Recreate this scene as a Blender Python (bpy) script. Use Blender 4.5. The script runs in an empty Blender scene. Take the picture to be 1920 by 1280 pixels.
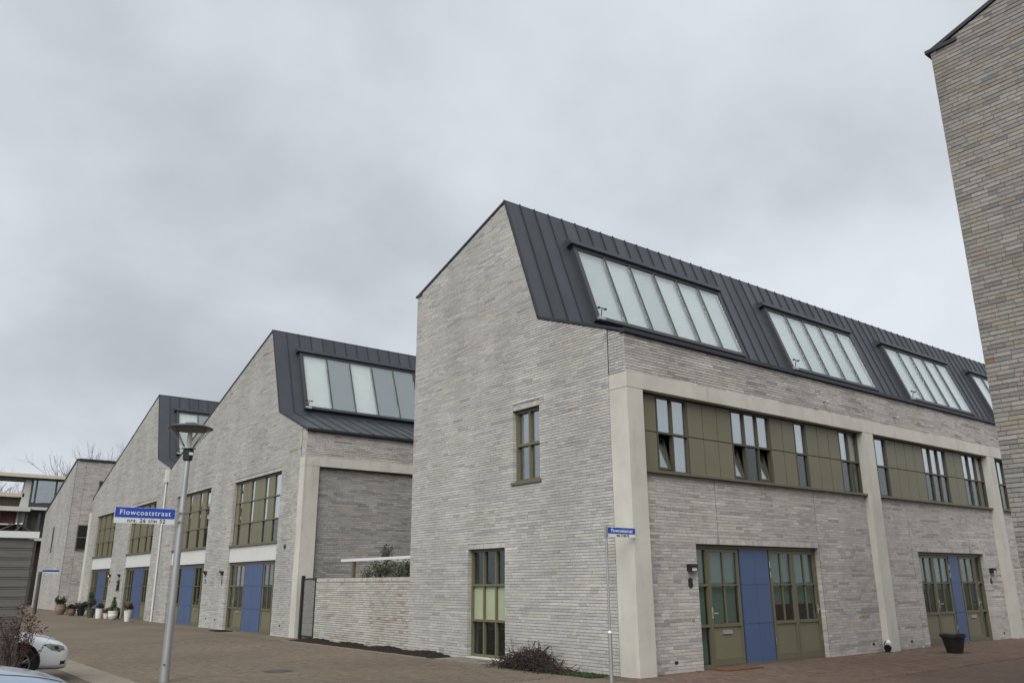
import bpy, math, random
import numpy as np
from mathutils import Vector, Matrix
random.seed(7); rng = np.random.default_rng(11)
scene = bpy.context.scene
COL = scene.collection

# ------------------------------------------------------------------ camera
cam_d = bpy.data.cameras.new('camera'); cam = bpy.data.objects.new('camera', cam_d); COL.objects.link(cam)
cam_d.sensor_width = 36.0; cam_d.lens = 1528.489 / 1920 * 36.0
cam_d.clip_start = 0.05; cam_d.clip_end = 2000
CR = Vector((0.78974818, -0.61340637, -0.0055179)); CU = Vector((-0.16965889, -0.22705895, 0.9589891)); CF = Vector((0.58950291, 0.75642373, 0.28338924))
CAM = Vector((0, 0, 1.65))
cam.matrix_world = Matrix(((CR.x, CU.x, -CF.x, CAM.x), (CR.y, CU.y, -CF.y, CAM.y), (CR.z, CU.z, -CF.z, CAM.z), (0, 0, 0, 1)))
scene.camera = cam
scene.render.resolution_x = 1024; scene.render.resolution_y = 682

# ------------------------------------------------------------------ sky, sun, exposure
SUN_DIR = Vector((-0.62, -0.46, 0.72)).normalized()      # towards the (veiled) sun
world = bpy.data.worlds.new('World'); scene.world = world; world.use_nodes = True
wn = world.node_tree.nodes; wl = world.node_tree.links; wn.clear()
def wnode(t, **kw):
    n = wn.new(t)
    for k, v in kw.items(): setattr(n, k, v)
    return n
w_out = wnode('ShaderNodeOutputWorld'); w_bg = wnode('ShaderNodeBackground')
w_sky = wnode('ShaderNodeTexSky', sky_type='NISHITA', sun_disc=False)
w_sky.sun_elevation = math.asin(SUN_DIR.z); w_sky.sun_rotation = math.atan2(SUN_DIR.x, SUN_DIR.y)
w_tc = wnode('ShaderNodeTexCoord'); w_sep = wnode('ShaderNodeSeparateXYZ')
wl.new(w_tc.outputs['Generated'], w_sep.inputs[0])
w_max = wnode('ShaderNodeMath', operation='MAXIMUM'); w_max.inputs[1].default_value = 0.0
w_add = wnode('ShaderNodeMath', operation='ADD'); w_add.inputs[1].default_value = 0.55
wl.new(w_sep.outputs['Z'], w_max.inputs[0]); wl.new(w_max.outputs[0], w_add.inputs[0])
w_dx = wnode('ShaderNodeMath', operation='DIVIDE'); w_dy = wnode('ShaderNodeMath', operation='DIVIDE')
wl.new(w_sep.outputs['X'], w_dx.inputs[0]); wl.new(w_add.outputs[0], w_dx.inputs[1])
wl.new(w_sep.outputs['Y'], w_dy.inputs[0]); wl.new(w_add.outputs[0], w_dy.inputs[1])
w_com = wnode('ShaderNodeCombineXYZ'); wl.new(w_dx.outputs[0], w_com.inputs[0]); wl.new(w_dy.outputs[0], w_com.inputs[1])
w_com.inputs[2].default_value = 16.8
w_n1 = wnode('ShaderNodeTexNoise'); w_n1.inputs['Scale'].default_value = 2.7; w_n1.inputs['Detail'].default_value = 7.0; w_n1.inputs['Roughness'].default_value = 0.5; w_n1.inputs['Distortion'].default_value = 0.0
wl.new(w_com.outputs[0], w_n1.inputs['Vector'])
w_rmp = wnode('ShaderNodeValToRGB'); cr = w_rmp.color_ramp; cr.interpolation = 'B_SPLINE'
cr.elements[0].position = 0.22; cr.elements[0].color = (0.204, 0.219, 0.238, 1)
cr.elements[1].position = 0.74; cr.elements[1].color = (0.356, 0.375, 0.398, 1)
e_ = cr.elements.new(0.46); e_.color = (0.287, 0.305, 0.327, 1)
w_n2 = wnode('ShaderNodeTexNoise', noise_dimensions='4D'); w_n2.inputs['Scale'].default_value = 1.1; w_n2.inputs['Detail'].default_value = 3.0; w_n2.inputs['W'].default_value = 0.5
wl.new(w_com.outputs[0], w_n2.inputs['Vector'])
w_ma = wnode('ShaderNodeMath', operation='MULTIPLY_ADD'); w_ma.inputs[1].default_value = 0.95; wl.new(w_n2.outputs['Fac'], w_ma.inputs[0])
w_of = wnode('ShaderNodeMath', operation='ADD'); w_of.inputs[1].default_value = -0.475; wl.new(w_n1.outputs['Fac'], w_of.inputs[0]); wl.new(w_of.outputs[0], w_ma.inputs[2])
wl.new(w_ma.outputs[0], w_rmp.inputs[0])
w_sm = wnode('ShaderNodeVectorMath', operation='SCALE'); w_sm.inputs['Scale'].default_value = 0.05
wl.new(w_sky.outputs[0], w_sm.inputs[0])
w_mix = wnode('ShaderNodeMixRGB'); w_mix.inputs['Fac'].default_value = 0.97      # heavy overcast: only a little of the clear sky comes through
wl.new(w_sm.outputs[0], w_mix.inputs['Color1']); wl.new(w_rmp.outputs['Color'], w_mix.inputs['Color2'])
wl.new(w_mix.outputs['Color'], w_bg.inputs['Color']); w_bg.inputs['Strength'].default_value = 1.0
wl.new(w_bg.outputs[0], w_out.inputs[0])

sun_d = bpy.data.lights.new('sun', 'SUN'); sun_d.energy = 1.5; sun_d.angle = math.radians(55); sun_d.color = (1.0, 0.965, 0.90)
sun = bpy.data.objects.new('sun', sun_d); COL.objects.link(sun)
sun.rotation_euler = (-SUN_DIR).to_track_quat('-Z', 'Y').to_euler()
sun.location = (-20, -10, 30)
vs = scene.view_settings
vs.view_transform = 'Standard'; vs.look = 'None'; vs.gamma = 1.0; vs.use_curve_mapping = False; vs.exposure = 1.21

# ------------------------------------------------------------------ materials
MATS = {}
def material(name, col, rough=0.8, metal=0.0, noise=0.0, nscale=4.0, bump=0.0, bscale=60.0, spec=0.5, stretch=None, attr=False, coat=0.0, stain=None, emit=None, patch=None, stain_stretch=None):
    """Principled material with procedural variation in world space."""
    m = bpy.data.materials.new(name); m.use_nodes = True; nt = m.node_tree; N = nt.nodes; L = nt.links
    b = N['Principled BSDF']; b.inputs['Roughness'].default_value = rough; b.inputs['Metallic'].default_value = metal
    b.inputs['Specular IOR Level'].default_value = spec
    if coat: b.inputs['Coat Weight'].default_value = coat; b.inputs['Coat Roughness'].default_value = 0.05
    geo = N.new('ShaderNodeNewGeometry'); vec = geo.outputs['Position']
    if stretch:
        mp = N.new('ShaderNodeMapping'); mp.inputs['Scale'].default_value = stretch; L.new(vec, mp.inputs['Vector']); vec = mp.outputs['Vector']
    if attr:
        a = N.new('ShaderNodeAttribute'); a.attribute_name = 'tint'; src = a.outputs['Color']
    else:
        rgb = N.new('ShaderNodeRGB'); rgb.outputs[0].default_value = (*col, 1); src = rgb.outputs[0]
    if noise:
        n = N.new('ShaderNodeTexNoise'); n.inputs['Scale'].default_value = nscale; n.inputs['Detail'].default_value = 6; n.inputs['Roughness'].default_value = 0.62
        L.new(vec, n.inputs['Vector'])
        mr = N.new('ShaderNodeMapRange'); mr.inputs['From Min'].default_value = 0.25; mr.inputs['From Max'].default_value = 0.75
        mr.inputs['To Min'].default_value = 1 - noise; mr.inputs['To Max'].default_value = 1 + noise; L.new(n.outputs['Fac'], mr.inputs['Value'])
        mx = N.new('ShaderNodeVectorMath'); mx.operation = 'SCALE'; L.new(src, mx.inputs[0]); L.new(mr.outputs[0], mx.inputs['Scale']); src = mx.outputs[0]
    if patch:   # (scale, strength, stretch): broad weathering
        pm_ = N.new('ShaderNodeMapping'); pm_.inputs['Scale'].default_value = patch[2]; L.new(geo.outputs['Position'], pm_.inputs['Vector'])
        pn_ = N.new('ShaderNodeTexNoise'); pn_.inputs['Scale'].default_value = patch[0]; pn_.inputs['Detail'].default_value = 4; L.new(pm_.outputs['Vector'], pn_.inputs['Vector'])
        pr_ = N.new('ShaderNodeMapRange'); pr_.inputs['From Min'].default_value = .3; pr_.inputs['From Max'].default_value = .7; pr_.inputs['To Min'].default_value = 1 - patch[1]; pr_.inputs['To Max'].default_value = 1 + patch[1] * .7
        L.new(pn_.outputs['Fac'], pr_.inputs['Value']); pv_ = N.new('ShaderNodeVectorMath'); pv_.operation = 'SCALE'; L.new(src, pv_.inputs[0]); L.new(pr_.outputs[0], pv_.inputs['Scale']); src = pv_.outputs[0]
    if stain:   # (colour, scale, threshold, strength): blotches of dirt
        sn = N.new('ShaderNodeTexNoise'); sn.inputs['Scale'].default_value = stain[1]; sn.inputs['Detail'].default_value = 5
        if stain_stretch: sp_ = N.new('ShaderNodeMapping'); sp_.inputs['Scale'].default_value = stain_stretch; L.new(geo.outputs['Position'], sp_.inputs['Vector']); L.new(sp_.outputs['Vector'], sn.inputs['Vector'])
        else: L.new(geo.outputs['Position'], sn.inputs['Vector'])
        sr = N.new('ShaderNodeMapRange'); sr.inputs['From Min'].default_value = stain[2]; sr.inputs['From Max'].default_value = stain[2] + 0.2; sr.inputs['To Max'].default_value = stain[3]
        L.new(sn.outputs['Fac'], sr.inputs['Value'])
        sm = N.new('ShaderNodeMixRGB'); sm.inputs['Color2'].default_value = (*stain[0], 1); L.new(src, sm.inputs['Color1']); L.new(sr.outputs[0], sm.inputs['Fac']); src = sm.outputs['Color']
    L.new(src, b.inputs['Base Color'])
    if bump:
        bn = N.new('ShaderNodeTexNoise'); bn.inputs['Scale'].default_value = bscale; bn.inputs['Detail'].default_value = 4; L.new(vec, bn.inputs['Vector'])
        bp = N.new('ShaderNodeBump'); bp.inputs['Strength'].default_value = bump; bp.inputs['Distance'].default_value = 0.01
        L.new(bn.outputs['Fac'], bp.inputs['Height']); L.new(bp.outputs[0], b.inputs['Normal'])
    if emit:
        b.inputs['Emission Color'].default_value = (*emit[0], 1); b.inputs['Emission Strength'].default_value = emit[1]
    MATS[name] = m; return m
def glass(name, tint=(0.75, 0.8, 0.78), base=0.10, gain=1.5, rough=0.01):
    m = bpy.data.materials.new(name); m.use_nodes = True; nt = m.node_tree; N = nt.nodes; L = nt.links; N.clear()
    o = N.new('ShaderNodeOutputMaterial'); mx = N.new('ShaderNodeMixShader'); t = N.new('ShaderNodeBsdfTransparent'); g = N.new('ShaderNodeBsdfGlossy')
    t.inputs[0].default_value = (*tint, 1); g.inputs['Roughness'].default_value = rough; g.inputs['Color'].default_value = (0.92, 0.96, 0.97, 1)
    lw = N.new('ShaderNodeLayerWeight'); lw.inputs['Blend'].default_value = 0.5
    f = N.new('ShaderNodeMath'); f.operation = 'POWER'; f.inputs[1].default_value = 4.0; L.new(lw.outputs['Facing'], f.inputs[0])
    mu = N.new('ShaderNodeMath'); mu.operation = 'MULTIPLY_ADD'; mu.inputs[1].default_value = gain; mu.inputs[2].default_value = base; mu.use_clamp = True
    ge = N.new('ShaderNodeNewGeometry'); no = N.new('ShaderNodeTexNoise'); no.inputs['Scale'].default_value = 1.3
    bp = N.new('ShaderNodeBump'); bp.inputs['Strength'].default_value = 0.06; bp.inputs['Distance'].default_value = 0.02
    L.new(ge.outputs['Position'], no.inputs['Vector']); L.new(no.outputs['Fac'], bp.inputs['Height']); L.new(bp.outputs[0], g.inputs['Normal'])
    L.new(f.outputs[0], mu.inputs[0]); L.new(mu.outputs[0], mx.inputs[0]); L.new(t.outputs[0], mx.inputs[1]); L.new(g.outputs[0], mx.inputs[2]); L.new(mx.outputs[0], o.inputs[0])
    MATS[name] = m; return m
material('brick', None, rough=0.92, attr=True, noise=0.16, nscale=22, bump=0.5, bscale=90, spec=0.2, patch=(.6, .13, (1.5, 1.5, .6)), stain=((.40, .39, .365), .9, .56, .28))
material('mortar_dark', (0.135, 0.13, 0.12), rough=0.95, noise=0.35, nscale=6, spec=0.1)
material('mortar_soft', (0.205, 0.198, 0.183), rough=0.95, noise=0.35, nscale=4, spec=0.1)
material('mortar_mid', (0.20, 0.19, 0.175), rough=0.95, noise=0.4, nscale=3, spec=0.1)
material('mortar_light', (0.36, 0.35, 0.325), rough=0.95, noise=0.3, nscale=5, spec=0.1)
material('plain_brick', (0.30, 0.285, 0.26), rough=0.95, noise=0.22, nscale=14, stretch=(1, 1, 9), bump=0.5, bscale=40, spec=0.2)
material('concrete', (0.470, 0.459, 0.420), rough=0.9, noise=0.07, nscale=2.5, bump=0.12, bscale=120, spec=0.25, stain=((0.25, 0.235, 0.19), 3.0, 0.56, 0.36), stain_stretch=(1.6, 1.6, .22), patch=(1.3, .10, (1, 1, .5)))
material('band_white', (0.52, 0.53, 0.52), rough=0.6, noise=0.04, nscale=2)
material('zinc', (0.043, 0.048, 0.059), rough=0.48, metal=0.15, noise=0.16, nscale=2.2, stretch=(1, 1, .25), spec=0.45, bump=0.08, bscale=6)
material('zinc_b', (0.048, 0.054, 0.065), rough=0.44, metal=0.15, noise=0.18, nscale=2.0, stretch=(1, 1, .25), spec=0.45, bump=0.10, bscale=5)
material('zinc_c', (0.038, 0.043, 0.053), rough=0.52, metal=0.15, noise=0.18, nscale=2.4, stretch=(1, 1, .25), spec=0.45, bump=0.10, bscale=5)
material('zinc_edge', (0.015, 0.017, 0.021), rough=0.5, noise=0.1)
material('frame_dark', (0.034, 0.037, 0.040), rough=0.45, noise=0.08)
material('frame_mid', (0.055, 0.062, 0.062), rough=0.42, noise=0.06)
material('frame_grey', (0.085, 0.095, 0.098), rough=0.4, noise=0.06)
material('olive', (0.108, 0.101, 0.062), rough=0.5, noise=0.05, nscale=2)
material('olive_panel', (0.140, 0.131, 0.084), rough=0.42, noise=0.07, nscale=1.6, spec=0.35)
material('olive_frame_shaded', (0.062, 0.058, 0.038), rough=0.5, noise=0.06, nscale=2)  # olive darkened: shadow on the strip window bars is put into the colour
material('olive_shade', (0.022, 0.021, 0.015), rough=0.7, noise=0.1)
material('blue_panel', (0.056, 0.091, 0.185), rough=0.38, noise=0.07, nscale=1.4, spec=0.35)
material('blue_sign', (0.010, 0.052, 0.36), rough=0.35, noise=0.05)
material('sign_white', (0.60, 0.62, 0.64), rough=0.4, noise=0.04)
material('sign_black', (0.01, 0.01, 0.012), rough=0.5, noise=0.05)
material('steel', (0.36, 0.37, 0.38), rough=0.42, metal=0.6, noise=0.14, nscale=7, stretch=(1, 1, .3))
material('chrome', (0.65, 0.65, 0.64), rough=0.25, metal=0.9, noise=0.03)
material('black_plastic', (0.012, 0.012, 0.013), rough=0.5, noise=0.2)
material('interior', (0.030, 0.028, 0.026), rough=0.9, noise=0.5, nscale=1.5)
material('curtain', (0.52, 0.52, 0.53), rough=0.9, noise=0.10, nscale=5, stretch=(6, 6, .3))
material('blind_mint', (0.66, 0.68, 0.665), rough=0.85, noise=0.06, nscale=1.2)
material('blind_mint_b', (0.56, 0.585, 0.57), rough=0.85, noise=0.10, nscale=.9)
material('blind_mint_c', (0.72, 0.735, 0.72), rough=0.85, noise=0.08, nscale=1.6)
material('blind_grey', (0.115, 0.125, 0.132), rough=0.85, noise=0.08, nscale=1.2)
material('frosted_teal', (0.115, 0.160, 0.140), rough=0.28, noise=0.14, nscale=1.4, spec=0.6)
material('frosted_green', (0.31, 0.345, 0.225), rough=0.3, noise=0.10, nscale=3, spec=0.5)
material('pane_dark', (0.016, 0.018, 0.018), rough=0.06, noise=0.3, nscale=1.0, spec=0.9)
material('soil', (0.022, 0.017, 0.013), rough=1.0, noise=0.5, nscale=25, bump=1.0, bscale=45, spec=0.1)
material('dirt', (0.11, 0.083, 0.055), rough=1.0, noise=0.45, nscale=9, bump=0.8, bscale=30, spec=0.1)
material('flagstone', (0.15, 0.14, 0.115), rough=0.9, noise=0.25, nscale=5, bump=0.3)
material('kerb', (0.18, 0.155, 0.122), rough=0.95, noise=0.2, nscale=6, bump=0.3)
material('paver', None, rough=0.9, attr=True, noise=0.2, nscale=18, bump=0.4, bscale=70, spec=0.25)
material('litter', (.07, .045, .025), rough=1.0, noise=.4, nscale=20)
material('joint_sand', (0.09, 0.073, 0.056), rough=1.0, noise=0.3, nscale=8, spec=0.1)
material('twig', (0.030, 0.021, 0.016), rough=0.9, noise=0.4, nscale=12)
material('twig_red', (0.045, 0.022, 0.018), rough=0.9, noise=0.4, nscale=12)
material('bark', (0.085, 0.078, 0.072), rough=0.95, noise=0.4, nscale=6, bump=0.5, bscale=30)
material('leaf', (0.035, 0.055, 0.024), rough=0.7, noise=0.45, nscale=9)
material('leaf_garden', (0.062, 0.075, 0.043), rough=0.7, noise=0.45, nscale=9)
material('leaf_dark', (0.018, 0.030, 0.017), rough=0.7, noise=0.45, nscale=9)
material('leaf_red', (0.055, 0.022, 0.017), rough=0.7, noise=0.45, nscale=9)
material('leaf_bright', (0.05, 0.10, 0.022), rough=0.7, noise=0.4, nscale=9)
material('petal', (0.55, 0.52, 0.50), rough=0.8, noise=0.1)
material('grass', (0.030, 0.052, 0.014), rough=0.85, noise=0.5, nscale=8)
material('terracotta_tan', (0.20, 0.145, 0.095), rough=0.9, noise=0.2, nscale=8)
material('clay_brown', (0.13, 0.085, 0.06), rough=0.9, noise=0.2, nscale=8)
material('pot_white', (0.55, 0.54, 0.51), rough=0.6, noise=0.08, nscale=8)
material('pot_green', (0.045, 0.060, 0.035), rough=0.7, noise=0.2, nscale=6)
material('mat_brown', (0.12, 0.055, 0.025), rough=1.0, noise=0.3, nscale=40, bump=0.8, bscale=200)
material('fence_board', (0.115, 0.112, 0.102), rough=0.8, noise=0.22, nscale=5, stretch=(.4, 1, 6), bump=0.25, bscale=30)
material('board_edge', (0.14, 0.135, 0.12), rough=0.7, noise=0.2)
material('white_trim', (0.58, 0.59, 0.59), rough=0.5, noise=0.05)
material('cream', (0.46, 0.43, 0.33), rough=0.7, noise=0.10, nscale=2)
material('render_white', (0.42, 0.42, 0.40), rough=0.9, noise=0.1, nscale=1)
material('brown_clad', (0.040, 0.026, 0.021), rough=0.8, noise=0.3, nscale=2, stretch=(4, 4, .3))
material('red_clad', (0.085, 0.032, 0.024), rough=0.8, noise=0.3, nscale=3, stretch=(5, 5, .3))
material('grey_clad', (0.055, 0.055, 0.052), rough=0.8, noise=0.3, nscale=1.5)
material('car_white', (0.62, 0.65, 0.67), rough=0.30, noise=0.02, coat=0.8)
material('car_blue', (0.25, 0.33, 0.42), rough=0.32, metal=0.35, noise=0.03, coat=0.8)
material('tyre', (0.012, 0.012, 0.012), rough=0.85, noise=0.2)
material('rim', (0.20, 0.20, 0.20), rough=0.35, metal=0.7, noise=0.05)
material('lamp_chrome', (0.20, 0.21, 0.21), rough=0.15, metal=0.3, noise=0.25, nscale=30)
material('lamp_black', (0.02, 0.02, 0.022), rough=0.15, noise=0.2)
material('manhole', (0.05, 0.045, 0.04), rough=0.7, noise=0.3, nscale=30, bump=0.5, bscale=80)
material('lamp_lit', (0.8, 0.4, 0.12), rough=0.5, noise=0.02, emit=((1.0, 0.42, 0.08), 1.2))
glass('glass', base=.05, gain=1.0); glass('glass_roof', tint=(0.92, 0.94, 0.93), base=0.22, gain=1.0)
glass('glass_front', tint=(0.78, 0.8, 0.82), base=0.30, gain=1.6)
glass('glass_clear', tint=(0.93, 0.93, 0.92), base=0.05, gain=0.7)

# ------------------------------------------------------------------ mesh helpers
class MB:
    def __init__(s): s.v = []; s.f = []
    def box(s, x0, x1, y0, y1, z0, z1):
        x0, x1 = min(x0, x1), max(x0, x1); y0, y1 = min(y0, y1), max(y0, y1); z0, z1 = min(z0, z1), max(z0, z1)
        return s.hexa([(x0, y0, z0), (x1, y0, z0), (x1, y1, z0), (x0, y1, z0), (x0, y0, z1), (x1, y0, z1), (x1, y1, z1), (x0, y1, z1)])
    def hexa(s, p):
        b = len(s.v); s.v += [tuple(q) for q in p]
        s.f += [tuple(b + i for i in q) for q in ((3, 2, 1, 0), (4, 5, 6, 7), (0, 1, 5, 4), (1, 2, 6, 5), (2, 3, 7, 6), (3, 0, 4, 7))]
        return s
    def tube(s, pts, r, n=6, cap=True):
        pts = [Vector(p) for p in pts]; rs = r if isinstance(r, (list, tuple)) else [r] * len(pts)
        b = len(s.v); k = len(pts)
        for i, p in enumerate(pts):
            t = (pts[min(i + 1, k - 1)] - pts[max(i - 1, 0)]); t = t.normalized() if t.length > 1e-9 else Vector((0, 0, 1))
            a = t.orthogonal().normalized() if abs(t.z) < .95 else Vector((1, 0, 0)); a = (a - t * a.dot(t)).normalized(); c = t.cross(a)
            for j in range(n):
                th = 2 * math.pi * j / n; q = p + (a * math.cos(th) + c * math.sin(th)) * rs[i]; s.v.append(tuple(q))
        for i in range(k - 1):
            for j in range(n):
                s.f.append((b + i * n + j, b + i * n + (j + 1) % n, b + (i + 1) * n + (j + 1) % n, b + (i + 1) * n + j))
        if cap:
            s.f.append(tuple(b + j for j in reversed(range(n)))); s.f.append(tuple(b + (k - 1) * n + j for j in range(n)))
        return s
    def lathe(s, prof, c, n=20, squash=1.0):
        b = len(s.v); k = len(prof)
        for (r, z) in prof:
            for j in range(n):
                th = 2 * math.pi * j / n; s.v.append((c[0] + r * math.cos(th), c[1] + r * math.sin(th) * squash, c[2] + z))
        for i in range(k - 1):
            for j in range(n): s.f.append((b + i * n + j, b + i * n + (j + 1) % n, b + (i + 1) * n + (j + 1) % n, b + (i + 1) * n + j))
        s.f.append(tuple(b + j for j in reversed(range(n)))); s.f.append(tuple(b + (k - 1) * n + j for j in range(n)))
        return s
    def prism(s, poly, axis, a0, a1):
        """poly: list of 2-D points; axis 'x' -> (y,z) points, 'y' -> (x,z), 'z' -> (x,y)."""
        def P(q, a): return {'x': (a, q[0], q[1]), 'y': (q[0], a, q[1]), 'z': (q[0], q[1], a)}[axis]
        b = len(s.v); n = len(poly)
        s.v += [P(q, a0) for q in poly] + [P(q, a1) for q in poly]
        s.f.append(tuple(b + i for i in range(n))); s.f.append(tuple(b + n + i for i in reversed(range(n))))
        for i in range(n): j = (i + 1) % n; s.f.append((b + i, b + n + i, b + n + j, b + j))
        return s
    def build(s, name, mat, parent=None, smooth=False, kind=None):
        me = bpy.data.meshes.new(name); me.from_pydata(s.v, [], s.f); me.materials.append(MATS[mat]); me.update()
        if smooth:
            me.polygons.foreach_set('use_smooth', [True] * len(me.polygons))
            try: me.set_sharp_from_angle(angle=math.radians(40))
            except Exception: pass
        o = bpy.data.objects.new(name, me); COL.objects.link(o)
        if kind: o['kind'] = kind
        if parent is not None: attach(o, parent)
        return o
def attach(o, parent):
    o.parent = parent
    if parent.type == 'EMPTY': o.matrix_parent_inverse = Matrix.Translation(-Vector(parent.location))
def tag(o, label, cat, group=None, kind=None):
    if label: o['label'] = label
    if cat: o['category'] = cat
    if group: o['group'] = group
    if kind: o['kind'] = kind
    return o
def thing(name, loc, label, cat, group=None):
    o = bpy.data.objects.new(name, None); COL.objects.link(o); o.location = loc; o.empty_display_size = 0.3
    return tag(o, label, cat, group)
def structure(o): o['kind'] = 'structure'; return o

def boxes_object(name, arr, cols, mat, parent, kind=None, tops=None):
    """arr (n,6): x0 x1 y0 y1 z0 z1, cols (n,3): one flat colour for each box."""
    arr = np.asarray(arr, dtype=np.float64); n = len(arr)
    if n == 0: return None
    ix = [(0, 2, 4), (1, 2, 4), (1, 3, 4), (0, 3, 4), (0, 2, 5), (1, 2, 5), (1, 3, 5), (0, 3, 5)]
    V = np.stack([arr[:, list(i)] for i in ix], axis=1)
    if tops is not None: V[:, 4:6, 2] = tops[:, :1]; V[:, 6:8, 2] = tops[:, 1:]      # bricks cut along a roof slope
    V = V.reshape(-1, 3)
    Q = np.array([(3, 2, 1, 0), (4, 5, 6, 7), (0, 1, 5, 4), (1, 2, 6, 5), (2, 3, 7, 6), (3, 0, 4, 7)])
    F = (np.arange(n)[:, None, None] * 8 + Q[None]).reshape(-1, 4)
    me = bpy.data.meshes.new(name)
    me.vertices.add(len(V)); me.vertices.foreach_set('co', V.ravel())
    me.loops.add(F.size); me.loops.foreach_set('vertex_index', F.ravel().astype(np.int32))
    me.polygons.add(len(F)); me.polygons.foreach_set('loop_start', np.arange(0, F.size, 4, dtype=np.int32)); me.polygons.foreach_set('loop_total', np.full(len(F), 4, dtype=np.int32))
    me.polygons.foreach_set('use_smooth', np.zeros(len(F), dtype=bool)); me.update(calc_edges=True)
    at = me.attributes.new('tint', 'FLOAT_COLOR', 'FACE')
    C = np.ones((len(F), 4)); C[:, :3] = np.repeat(np.asarray(cols), 6, axis=0); at.data.foreach_set('color', C.ravel())
    me.materials.append(MATS[mat])
    o = bpy.data.objects.new(name, me); COL.objects.link(o)
    if kind: o['kind'] = kind
    attach(o, parent); return o

class Fr:
    """A wall plane: 'G' stands across x=c and looks to -x (u runs along y); 'F' stands across y=c and looks to -y (u runs along x). d is outward."""
    def __init__(s, k, c): s.k = k; s.c = c
    def P(s, u, z, d): return (s.c - d, u, z) if s.k == 'G' else (u, s.c - d, z)
    def bounds(s, u0, u1, z0, z1, d0, d1):
        return (s.c - d1, s.c - d0, u0, u1, z0, z1) if s.k == 'G' else (u0, u1, s.c - d1, s.c - d0, z0, z1)
    def box(s, mb, u0, u1, z0, z1, d0, d1): mb.box(*s.bounds(min(u0, u1), max(u0, u1), z0, z1, min(d0, d1), max(d0, d1))); return mb

# ------------------------------------------------------------------ brickwork
PAL = {   # (weight, colour)
 'gable': [(40, (.374, .363, .330)), (34, (.355, .345, .315)), (16, (.330, .322, .298)), (6, (.292, .286, .268)), (7, (.360, .338, .290)), (2, (.395, .385, .352)), (.22, (.30, .205, .14))],
 'front': [(30, (.385, .360, .328)), (34, (.350, .328, .300)), (18, (.312, .294, .272)), (8, (.255, .242, .226)), (8, (.362, .325, .280)), (.35, (.27, .185, .125))],
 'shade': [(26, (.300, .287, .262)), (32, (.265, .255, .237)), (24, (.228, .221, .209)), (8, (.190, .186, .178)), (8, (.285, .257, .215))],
 'garden': [(46, (.400, .386, .336)), (32, (.365, .350, .308)), (12, (.310, .300, .272)), (8, (.360, .325, .270)), (1, (.31, .235, .18))],
 'tower': [(26, (.266, .249, .218)), (28, (.240, .227, .202)), (24, (.212, .203, .185)), (11, (.172, .166, .154)), (9, (.238, .210, .167)), (.5, (.205, .14, .08))],
}
def pick(pal):
    p = PAL[pal]; t = random.random() * sum(w for w, _ in p)
    for w, c in p:
        t -= w
        if t <= 0: break
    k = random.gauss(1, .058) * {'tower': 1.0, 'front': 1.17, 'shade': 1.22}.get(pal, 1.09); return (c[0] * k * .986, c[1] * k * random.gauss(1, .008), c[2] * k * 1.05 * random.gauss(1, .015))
BRICK_MESH = {}
def brick_mesh(kind, pal, i, L, hgt):
    key = (kind, pal, i)
    if key not in BRICK_MESH:
        a = (-.02, .02, -L / 2, L / 2, -hgt / 2, hgt / 2) if kind == 'G' else (-L / 2, L / 2, -.02, .02, -hgt / 2, hgt / 2)
        o = boxes_object('brick', [a], [pick(pal)], 'brick', BRICK_HOLDER); BRICK_MESH[key] = o.data; bpy.data.objects.remove(o)
    return BRICK_MESH[key]
BRICK_HOLDER = bpy.data.objects.new('holder', None)
COURSE = 0.06; LB = 0.21
def topz(top, u):
    for (a, za), (b, zb) in zip(top, top[1:]):
        if a - 1e-9 <= u <= b + 1e-9: return za + (zb - za) * (u - a) / (b - a) if b > a else max(za, zb)
    return -1
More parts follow.
